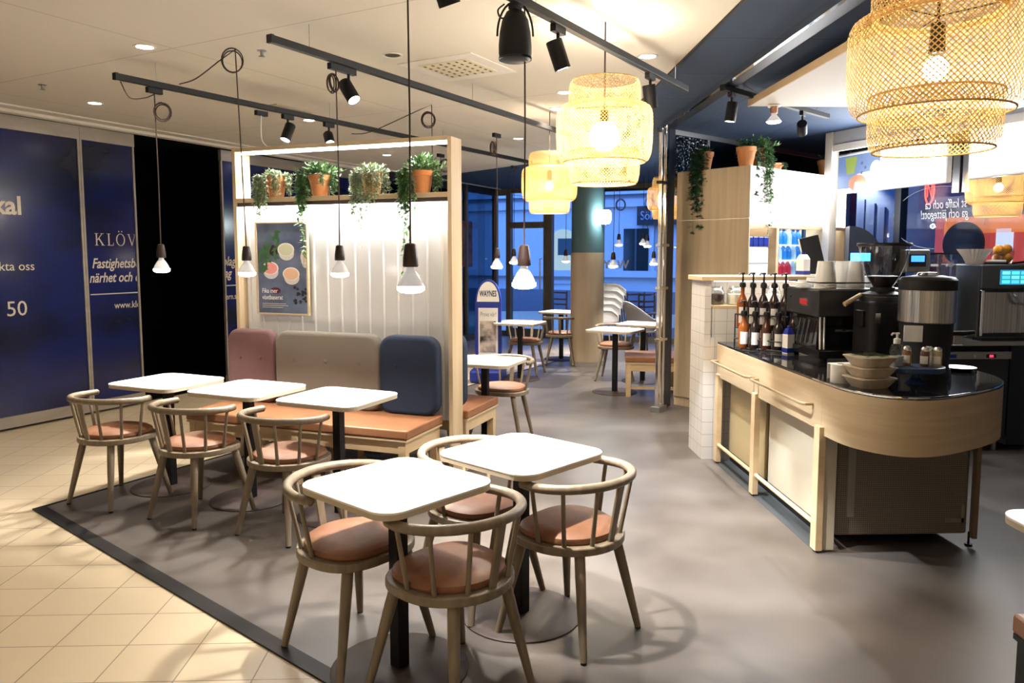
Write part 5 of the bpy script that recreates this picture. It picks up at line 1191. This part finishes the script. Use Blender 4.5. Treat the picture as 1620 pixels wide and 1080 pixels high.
def mb(px, py): p = atp(px, py, MB0, MBN); return (p - MB0).dot(MBX), p.z
def board(label, px0, px1, pyb, h, pic=False, sgn=-1):
    s0, zb = mb(px0, pyb); s1, _ = mb(px1, pyb - 10); t = thing('menu_board', label, 'menu board', MB0, MROT, 'backlit menu boards')
    bxo('light_box', (s0, s1, 0, .06, zb, zb + h), 'plasticwhite', t, .012); bxo('face', (s0 + .025, s1 - .025, -.004, 0, zb + .03, zb + h - .03), emit_mat('lit menu face %d' % px0, (1, 1, 1), 2.0), t)
    if pic:
        w = .62; bxo('picture', (s0 + .05, s0 + .05 + w, -.007, -.004, zb + .05, zb + h - .03), emit_mat('menu picture', (.22, .33, .62), .22), t)
        up = Matrix.Rotation(pi / 2, 4, 'X')
        def blob(name, cx, cz, rx, rz, col, y=.009, e=.7, n=20):
            bm = bmesh.new(); prism(bm, [(s0 + cx + rx * cos(2 * pi * i / n), zb + cz + rz * sin(2 * pi * i / n)) for i in range(n)], y - .002, y, up); obj(name, bm, emit_mat('menu ' + name, col, e * .4), t)
        bm = bmesh.new(); prism(bm, [(s0 + .20, zb + .20), (s0 + .31, zb + .20), (s0 + .35, zb + h - .05), (s0 + .17, zb + h - .05)], .007, .009, up); obj('printed_smoothie', bm, emit_mat('menu smoothie', (.35, .45, .10), .25), t)
        blob('printed_plate', .52, .13, .26, .075, (1, 1, 1), .0095, .9); blob('printed_pastry', .36, .10, .13, .085, (.65, .28, .16), .0105); blob('printed_cup', .62, .22, .08, .09, (.75, .8, 1), .0105, .9)
        for k in range(3): blob('printed_berry', .42 + (k % 2) * .05, .30 - k * .05, .014, .016, (.12, .12, .25), .0105)
    bm = bmesh.new()
    rnd = random.Random(px0)
    for k in range(14):
        a = s0 + (s1 - s0) * (.55 if pic else .25) + rnd.uniform(0, .3) * (s1 - s0); z = zb + h * (.25 + .05 * (k % 9)); box(bm, a, a + rnd.uniform(.03, .10), -.006, -.004, z, z + .008)
    if not pic: bm.free(); bm = bmesh.new(); box(bm, s0 + .32, s0 + .33, -.006, -.004, zb + .2, zb + .3)
    obj('menu_lines', bm, emit_mat('faint menu print %d' % px0, (.8, .82, .86), .3), t)
    for s in (s0 + .2, s1 - .2):
        bm = bmesh.new(); tube(bm, [(s, .03, zb + h), (s, .03, 2.74)], .005, 6); obj('hanger', bm, 'steelm', t)
    p = MB0 + MBX * ((s0 + s1) / 2) - MBN * -.15 * sgn + Vector((0, 0, zb + h / 2))
board('lit menu board showing a green smoothie and pastry', 1319, 1497, 308, .43, True)
board('lit white menu board right of the nearest wicker lamp', 1530, 1720, 284, .50)
p = MB0 + MBX * 1.6 + Vector((0, 0, 2.5)); light('AREA', 'menu_board_light', p - MBN * (-.12 if MBN.x < 0 else .12), 30, (1, 1, 1), p - MBN * (-2 if MBN.x < 0 else 2), 2.4, sy=.45)
s0, zb = mb(1590, 165); t = thing('upper_sign', 'upper pale sign strip above the right menu board', 'sign', MB0, MROT); bxo('panel', (s0 - .3, s0 + 1.6, -.01, .03, 2.62, 2.92), emit_mat('pale upper sign', (1, 1, 1), .5), t); bm = bmesh.new(); a = mb(1605, 130)[0]; box(bm, a, a + .05, -.02, -.01, 2.64, 2.80); box(bm, a, a + .3, -.02, -.01, 2.76, 2.80); obj('letter_shape', bm, emit_mat('white sign letter', (1, 1, 1), 2), t)

def back_counter():
    y0 = 6.0; t = thing('steel_fridge_counter', 'black fridge counter with a steel control strip behind the bar', 'counter', (3.36, y0, 0))
    bxo('cabinet', (0, .93, .02, .68, .10, .84), mat('charcoal fridge door', (.022, .023, .027), .35), t, .006); bxo('control_strip', (0, .93, -.002, .02, .775, .835), 'steelm', t); bxo('worktop', (-.02, 2.2, -.03, .70, .885, .925), 'steelm', t, .004); bxo('top_gap', (0, .93, .04, .68, .84, .885), 'black', t)
    bxo('maker_plate', (.34, .47, -.005, 0, .785, .815), 'bblue', t); bm = bmesh.new(); lathe(bm, [(0, 0), (.012, 0), (.012, .006), (0, .006)], 12, mtx=Matrix.Translation((.62, -.002, .80)) @ Matrix.Rotation(pi / 2, 4, 'X')); obj('lock', bm, 'chrome', t)
    bxo('thermostat', (.72, .80, -.006, 0, .785, .815), 'black', t); bxo('red_switch', (.745, .775, -.010, -.006, .79, .81), emit_mat('red switch', (.8, .02, .05), 1), t)
    bm = bmesh.new()
    for x in (.05, .88): cylz(bm, .02, 0, .10, (x, .08), 12)
    obj('feet', bm, 'steelm', t); bxo('side_cabinet', (.96, 2.2, .05, .68, .05, .885), mat('dark navy cabinet', (.015, .02, .03), .4), t)
    # oven
    t = thing('speed_oven', 'charcoal high speed oven with a blue touch screen at the right edge', 'oven', (4.04, 6.08, .925))
    body = mat('charcoal oven', (.045, .05, .055), .35); bxo('body', (0, .62, .0, .55, .0, .62), body, t, .01); bxo('visor', (-.005, .625, -.04, .0, .42, .615), body, t, .008); bxo('door', (.02, .60, -.03, .0, .05, .40), 'steel', t, .01); bxo('door_edge', (.005, .03, -.035, -.01, .03, .41), 'chrome', t, .004)
    bm = bmesh.new(); tube(bm, [(.26, -.03, .38), (.26, -.075, .36), (.29, -.085, .31), (.36, -.075, .29)], .010, 8); obj('door_handle', bm, 'steelm', t, True)
    s = bxo('touch_screen', (.145, .40, -.0445, -.04, .455, .575), mat('screen glass', (.01, .05, .09), .1, emit=(.01, .09, .16), es=1), t); k = 0
    for r_ in range(3):
        for c_ in range(3):
            bxo('screen_tile', (.16 + c_ * .078, .225 + c_ * .078, -.046, -.0445, .465 + r_ * .036, .492 + r_ * .036), emit_mat('tile %d%d' % (r_, c_), ((.05, .5, .45), (.05, .35, .6), (.1, .55, .4))[(r_ + c_) % 3], .7), s)
    bxo('drip_sill', (-.02, .64, -.10, .02, .0, .025), 'black', t)
    b = thing('filter_bowl', 'fluted white paper filter bowl on top of the oven', 'bowl', (4.10, 6.25, 1.545)); bm = bmesh.new(); n = 48; A = []
    for r_, z, f in ((.06, 0, 0), (.085, .06, .004), (.125, .125, .010)): A.append([bm.verts.new(((r_ + f * (1 if i % 2 else -1)) * cos(2 * pi * i / n), (r_ + f * (1 if i % 2 else -1)) * sin(2 * pi * i / n), z)) for i in range(n)])
    for a, c in zip(A, A[1:]):
        for i in range(n): bm.faces.new((a[i], a[(i + 1) % n], c[(i + 1) % n], c[i]))
    bm.faces.new(A[0][::-1]); obj('paper', bm, 'paper', b)
    f = thing('orange_net', 'glass of bright oranges on top of the oven', 'fruit glass', (4.36, 6.28, 1.545)); bm = bmesh.new(); lathe(bm, [(0, 0), (.07, 0), (.075, .005), (.085, .10), (.08, .13)], 24); obj('glass', bm, 'jar', f, True)
    for k, (x, y, z) in enumerate(((-.03, .02, .045), (.035, -.01, .05), (0, .0, .105), (-.05, -.02, .12), (.05, .02, .125))):
        o = thing('orange', ('orange at the lower left in the glass', 'orange at the lower right in the glass', 'orange in the middle of the glass', 'orange at the upper left of the glass', 'orange at the upper right of the glass')[k], 'orange', (4.36 + x, 6.28 + y, 1.545 + z), 0, 'oranges on the oven'); bm = bmesh.new(); bmesh.ops.create_uvsphere(bm, u_segments=18, v_segments=12, radius=.04); obj('peel', bm, mat('orange peel%d' % k, (.85, .33, .01), .5), o, True)
    q = thing('tea_plate', 'small white stack of napkins on a black tray on the oven', 'napkins', (4.22, 6.15, 1.545)); bxo('black_tray', (-.07, .07, -.05, .05, 0, .015), 'black', q); bxo('napkins', (-.06, .06, -.04, .04, .015, .035), 'paper', q, .004)
    q = thing('tongs', 'black serving tongs at the right edge on the oven', 'tongs', (4.52, 6.18, 1.553)); bm = bmesh.new(); tube(bm, [(-.14, 0, 0), (0, .01, .012), (.12, .03, .03)], .009, 8); tube(bm, [(-.14, .0, 0), (0, .04, .012), (.12, .05, .03)], .009, 8); obj('arms', bm, 'black', q, True)
    # filter coffee brewer with a blue display, and clear grinder bins beside it
    t = thing('filter_brewer', 'steel filter brewer head with a small blue display behind the grinder', 'coffee brewer', (3.50, 6.2, .925))
    bxo('column', (-.10, .02, .05, .20, 0, .78), 'blackmatte', t, .01); bxo('base', (-.14, .16, -.12, .22, 0, .05), 'steelm', t, .006); bxo('head', (-.04, .16, -.06, .20, .55, .74), mat('brewer grey', (.20, .20, .20), .3, .6), t, .012); bxo('display', (-.02, .12, -.066, -.06, .60, .70), 'black', t); bxo('screen', (-.005, .105, -.070, -.066, .64, .69), emit_mat('blue display', (.02, .12, .9), 1.6), t)
    t = thing('bean_bins', 'twin clear plastic bean bins behind the coffee urn', 'bean bins', (3.84, 6.28, .925)); bxo('stand', (-.13, .14, 0, .2, 0, .50), 'blackmatte', t, .006)
    for x in (-.12, .01): bxo('bin', (x, x + .125, .01, .19, .50, .70), glass_mat('bin plastic %d' % int(x * 100), (.55, .57, .66), 1.9), t); bxo('bin_lid', (x - .002, x + .127, .005, .195, .70, .715), 'black', t); bxo('bin_label', (x + .03, x + .095, .005, .009, .60, .62), 'paper', t)
    return
back_counter()
p = aty(1330, 372, 8.0); t = thing('arched_fridge_sign', 'dark arched drinks cooler with a glowing blue sign behind the cups', 'cooler', (p.x, 7.9, 0), R(-20)); bm = bmesh.new(); prism(bm, [(-.0, 0), (.32, 0), (.32, 1.55)] + [(.32 * cos(R(a)), 1.55 + .36 * sin(R(a))) for a in range(0, 91, 10)], 0, .4, Matrix.Rotation(pi / 2, 4, 'X')); obj('case', bm, 'navypaint', t); bxo('blue_sign', (.02, .20, -.41, -.40, 1.56, 1.64), emit_mat('blue glow sign', (.05, .4, 1), 2.5), t); bm = bmesh.new(); lathe(bm, [(0, 0), (.018, 0), (.018, .008), (0, .008)], 12, mtx=Matrix.Translation((.07, -.40, 1.46)) @ Matrix.Rotation(pi / 2, 4, 'X')); obj('light_dot', bm, 'glow', t)
# ================================================================== PLANTS
def pot(bm, r=.075, h=.15, lean=0):
    lathe(bm, [(0, 0), (r * .68, 0), (r * .95, h * .76), (r * .95, h * .77), (r * 1.03, h * .775), (r * 1.06, h), (r * .96, h), (r * .93, h * .9), (0, h * .9)], 28)
def leaf(bm, p, d, up, l, w):
    d = d.normalized(); s = d.cross(up)
    if s.length < 1e-3: s = d.orthogonal()
    s.normalize(); n = s.cross(d)
    a = bm.verts.new(p); b = bm.verts.new(p + d * l * .45 + s * w / 2 - n * w * .12); c = bm.verts.new(p + d * l - n * l * .08); e = bm.verts.new(p + d * l * .45 - s * w / 2 - n * w * .12); m = bm.verts.new(p + d * l * .5)
    bm.faces.new((a, b, m)); bm.faces.new((b, c, m)); bm.faces.new((c, e, m)); bm.faces.new((e, a, m))
def plant(label, loc, rot, kind, seed, trails, h=.15, r=.075, group='potted trailing plants on the partition', crown=(90, .10, .13), lean=0, k=1.0, front=None):
    """trails: (angle deg, length below the rim, number of strands)"""
    rnd = random.Random(seed); t = thing('potted_plant', label, 'plant', loc, rot, group)
    bm = bmesh.new(); pot(bm, r, h); o = obj('pot', bm, 'terracotta', t, True)
    bm = bmesh.new(); lathe(bm, [(0, h * .91), (r * .93, h * .905)], 20); obj('soil', bm, 'soil', t)
    ll, lw_, m = {'pale': (.026, .014, 'leafpale'), 'green': (.042, .022, 'leafgreen'), 'ivy': (.052, .046, 'leafdark'), 'mix': (.040, .026, 'leafgreen')}[kind]
    bm = bmesh.new(); st = bmesh.new(); n, cr, ch = crown
    for i in range(n // 6):
        a = rnd.uniform(0, 2 * pi); e = rnd.uniform(.25, 1.3); d = Vector((cos(a) * cos(e), sin(a) * cos(e), sin(e))); L = rnd.uniform(.6, 1.1) * (ch if e > .6 else cr)
        p0 = Vector((rnd.uniform(-.5, .5) * r, rnd.uniform(-.5, .5) * r, h * .93)); pts = [p0 + d * L * q + Vector((0, 0, -.25 * L * q * q)) for q in (0, .25, .5, .75, 1)]
        tube(st, pts, .0016, 4)
        for j in range(6 if kind != 'pale' else 11):
            q = rnd.uniform(.2, 1); p = p0 + d * L * q + Vector((0, 0, -.25 * L * q * q)); s = Vector((rnd.uniform(-1, 1), rnd.uniform(-1, 1), rnd.uniform(-.3, .8)))
            leaf(bm, p, (d * .6 + s).normalized(), Vector((0, 0, 1)), ll * rnd.uniform(.7, 1.2), lw_ * rnd.uniform(.8, 1.2))
    for ang, L, ns in trails:
        for i in range(ns):
            a = R(ang + rnd.uniform(-32, 32)); rr = r * 1.12 + rnd.uniform(0, .035); LL = L * rnd.uniform(.45, 1.05); ry = rr * sin(a)
            if front is not None:
                if sin(a) < -.25: ry = -front - rnd.uniform(.012, .035)
                else: LL = min(LL, h * .97); ry = max(-front + .01, min(ry, .085))
            pts = [Vector((r * .6 * cos(a), r * .6 * sin(a), h * .97)), Vector((rr * .95 * cos(a), ry * .95, h * 1.06))]; nst = max(3, int(LL / .05)); x = Vector((rr * cos(a), ry, h * 1.02))
            for j in range(nst):
                x = x + Vector((rnd.uniform(-.008, .008), rnd.uniform(-.008, .008), -LL / nst)); pts.append(x.copy())
            tube(st, pts, .0013, 4)
            for p, q in zip(pts[1:], pts[2:]):
                for z in range({'pale': 8, 'green': 4, 'ivy': 3, 'mix': 4}[kind]):
                    b = p.lerp(q, rnd.random()); dens = 1 if b.z > -.12 else .55
                    if rnd.random() > dens: continue
                    s = Vector((rnd.uniform(-1, 1), rnd.uniform(-1, 1), rnd.uniform(-.9, .3))).normalized()
                    if b.xy.length > 0: s += Vector((b.x, b.y, 0)).normalized() * .5
                    leaf(bm, b, s, Vector((0, 0, 1)), ll * rnd.uniform(.7, 1.2), lw_ * rnd.uniform(.8, 1.2))
    f = obj('foliage', bm, m, t); st_ = obj('stems', st, mat('stem %d' % seed, (.10, .12, .05), .6), f)
    t.scale = (k, k, k); return t
SH = 2.065
def shelf_plant(px, label, kind, seed, trails, **kw):
    u, _ = pp(px, 300, .085); return plant(label, pworld(u, .085, SH), PROT, kind, seed, trails, front=.085, k=1.08, **kw)
shelf_plant(437, 'pale grey-green trailing plant, leftmost pot on the partition shelf', 'pale', 11, ((240, .30, 20), (215, .34, 16), (345, .16, 16), (195, .16, 10)), crown=(330, .13, .085))
shelf_plant(506, 'dark green plant in the second pot on the partition shelf', 'green', 12, ((215, .30, 26), (225, .66, 6), (205, .15, 16), (5, .14, 12)), crown=(330, .18, .13))
shelf_plant(589, 'pale grey-green trailing plant, third pot on the partition shelf', 'pale', 13, ((232, .32, 24), (285, .30, 8), (260, .52, 5), (345, .16, 16), (195, .16, 10)), crown=(340, .15, .11))
shelf_plant(668, 'green trailing plant with the longest vine, last pot on the partition shelf', 'green', 14, ((222, .30, 30), (238, .74, 5), (15, .15, 12), (195, .15, 14)), crown=(330, .19, .15))
mw = Matrix.Translation(CK) @ Matrix.Rotation(CROT, 4, 'Z')
def cab_plant(x, y, label, seed, trails, kind='ivy', k=1.0, r=.095, h=.19, **kw):
    return plant(label, mw @ Vector((x, y, 2.49)), CROT, kind, seed, trails, h=h, r=r, group='potted ivies on the tall cabinet', k=k, **kw)
cab_plant(.10, .62, 'ivy pot at the left end of the cabinet top, long vine down the wood', 21, ((180, .85, 8), (170, .6, 8), (200, .35, 8)), crown=(60, .12, .10))
cab_plant(.10, .12, 'ivy in a pot near the front corner of the cabinet top', 22, ((0, .10, 3), (-60, .62, 3), (40, .1, 3)), crown=(60, .12, .10))
cab_plant(.30, .12, 'leafy bright ivy in the pot over the lit header', 23, ((250, .75, 9), (280, .85, 12), (310, .5, 16), (340, .3, 10)), 'mix', crown=(330, .24, .20))
cab_plant(1.72, .14, 'ivy pot at the right end of the cabinet top beside the cream post', 24, ((250, .2, 3), (300, .15, 3)), crown=(50, .10, .10))
cab_plant(1.0, .40, 'low wide ivy pot on the middle of the cabinet top', 25, ((300, .08, 3), (200, .08, 3)), h=.12, r=.13, crown=(50, .12, .08))

# ================================================================== FAR END OF THE CAFÉ
def pavement_sign():
    p = at(773, 600, 0); t = thing('pavement_sign', 'blue arched pavement sign reading WAYNES', 'sign', (p.x, p.y, 0), R(-8)); k = p.y / 1200
    W_ = 41 * k * 2; hw = W_ / 2; z_arch = EYE + (403 - 480) * k; zt = EYE + (403 - 441) * k
    def arch(w, z0, zm, zt_):
        return [(-w, z0), (w, z0)] + [(w * cos(R(a)), zm + (zt_ - zm) * sin(R(a))) for a in range(0, 181, 9)]
    up = Matrix.Rotation(pi / 2, 4, 'X')
    bm = bmesh.new(); prism(bm, arch(hw * .51, .16, z_arch, zt), -.03, .03, up); obj('frame', bm, 'bblue', t, False, .006)
    bm = bmesh.new(); prism(bm, arch(hw * .43, z_arch + .03, z_arch + .031, zt - .03), .03, .034, up); h = obj('header_panel', bm, 'paper', t)
    text_obj('lettering', 'WAYNES', .105, mat('navy letters', (.01, .03, .09), .5), h, (0, -.036, z_arch + .10), align='CENTER', bold=.003, sx=.52)
    bxo('poster', (-hw * .38, hw * .38, -.034, -.03, .26, z_arch - .05), 'paper', t); bxo('picture', (-hw * .32, hw * .30, -.037, -.034, .36, z_arch - .22), noise_mat('sign photo', (.02, .012, .012), (.60, .52, .48), (1, 1, 1), 5, 3, .4, lo=.42, hi=.6), t)
    text_obj('lettering', 'Prova vår!', .085, mat('grey letters', (.25, .22, .2), .5), t, (0, -.036, z_arch - .16), align='CENTER', shear=.15, sx=.6)
    bxo('base', (-hw * .62, hw * .62, -.30, .30, .0, .16), 'bblue', t, .03)
    for x in (-hw * .30, hw * .30): bm = bmesh.new(); cylz(bm, .012, 0, .03, (x, 0), 10); bm.free()
pavement_sign()
def armchair():
    p = at(1018, 565, 0); t = thing('shell_armchair', 'grey moulded armchair beside the chrome post', 'armchair', (p.x, p.y, 0), R(-70)); bm = bmesh.new(); g = mat('grey shell plastic', (.30, .285, .285), .5)
    rows = []; n = 18
    for i in range(9):
        v = i / 8
        ring = []
        for j in range(n + 1):
            a = -pi / 2 - pi * .62 + 2 * pi * .62 * j / n; back = max(0, -sin(a)) ** 1.2; rad = .19 + .12 * v; hh = .42 + v * (.20 + .28 * back)
            ring.append(bm.verts.new((rad * cos(a) * 1.02, rad * sin(a) - .05 * v * back, hh)))
        rows.append(ring)
    for a, b in zip(rows, rows[1:]):
        for j in range(n): bm.faces.new((a[j], a[j + 1], b[j + 1], b[j]))
    s = obj('shell', bm, g, t, True); m = s.modifiers.new('thick', 'SOLIDIFY'); m.thickness = .02
    bm = bmesh.new(); prism(bm, [(.21 * cos(2 * pi * i / 28), .22 * sin(2 * pi * i / 28) + .02) for i in range(28)], .41, .445); obj('seat', bm, g, t, False, .01)
    for x, y in ((-.2, .2), (.2, .2), (-.2, -.22), (.2, -.22)): bm = bmesh.new(); tube(bm, [(x * .5, y * .5, .41), (x, y, 0)], [.02, .012], 10); obj('leg', bm, 'oak', t, True)
armchair()
GS = 'stacked white plastic chairs'
def stack_chair_proto(loc, rot, label):
    t = thing('plastic_chair', label, 'chair', loc, rot, GS); m = 'plasticwhite'
    bm = bmesh.new(); prof = [(.24, .40, .02), (.23, .45, .10), (.12, .44, .20), (-.05, .43, .215), (-.18, .43, .225), (-.23, .47, .22), (-.26, .62, .10), (-.29, .80, .02), (-.30, .86, 0)]
    L = [[bm.verts.new((x * (1 if i < 6 else 1 - .10 * (i - 5)), y - (.02 if side else 0), z + (a if side else 0))) for x, side in ((-.285, 1), (-.255, 1), (-.235, 0), (-.09, 0), (.09, 0), (.235, 0), (.255, 1), (.285, 1))] for i, (y, z, a) in enumerate(prof)]
    for a, b in zip(L, L[1:]):
        for q in range(7): bm.faces.new((a[q], a[q + 1], b[q + 1], b[q]))
    s = obj('shell', bm, m, t, True); q = s.modifiers.new('thick', 'SOLIDIFY'); q.thickness = .012
    for sx in (-1, 1):
        for y, f in ((.2, .26), (-.2, -.27)): bm = bmesh.new(); tube(bm, [(.22 * sx, y, .43), (.25 * sx, f, 0)], .014, 8); obj('leg', bm, 'steelm', t, True)
    return t
q = atp(957, 500, CB - BY * .75, BY); base = Vector((q.x, q.y, 0)); SC = stack_chair_proto(base, R(-95), 'lowest chair in the stack of white plastic chairs')
for k, l in enumerate(('second lowest chair in the white plastic stack', 'middle chair of the white plastic stack', 'second highest chair in the white plastic stack', 'topmost chair of the white plastic stack')): dup(SC, base + Vector((.03 * (k + 1), 0, .115 * (k + 1))), R(-95), l, GS)
def slat_chair(loc, rot, label):
    t = thing('wooden_chair', label, 'chair', loc, rot, 'orange seated wooden chairs outside'); m = mat('reddish wood ' + label[:12], (.28, .13, .07), .5)
    bxo('seat', (-.21, .21, -.2, .2, .44, .47), mat('orange seat ' + label[:12], (.62, .22, .12), .5), t, .006)
    for x in (-.2, .17): bxo('rear_post', (x, x + .03, -.2, -.17, 0, .86), m, t); bxo('front_leg', (x, x + .03, .17, .2, 0, .44), m, t)
    for z in (.80, .66, .55): bxo('back_slat', (-.17, .17, -.195, -.175, z, z + .035), m, t)
for px, l, rr in ((878, 'wooden chair outside the window left of the round column', 150), (1010, 'wooden chair outside half hidden by the white stacked chairs', 190), (1030, 'wooden chair with an orange seat outside beside the chrome post', 200)):
    q = atp(px, 520, CB + BY * 1.2, BY); slat_chair((q.x, q.y, 0), R(rr), l)
q = atp(878, 520, CB + BY * 1.9, BY)
# stickers / poster on the glazed end of the left wall
t = thing('face_poster', 'dark portrait shaped poster on the glass beside the partition post', 'poster', CB, R(90 - LH)); 
p = atp(741, 385, CB, LY); s = (p - CB).dot(LX); bxo('sheet', (s - .9, s + .12, -.02, -.016, 1.40, 2.25), noise_mat('maroon poster', (.05, .018, .018), (.30, .14, .11), (1, 1, 1), 2.5, 3, .4), t)

# report any label used twice, for the builder
_c = {}
for o in S.objects:
    if 'label' in o and o.parent is None: _c.setdefault(o['label'], []).append(o.name)
for k, v in _c.items():
    if len(v) > 1: print('DUPLICATE LABEL', k, v)
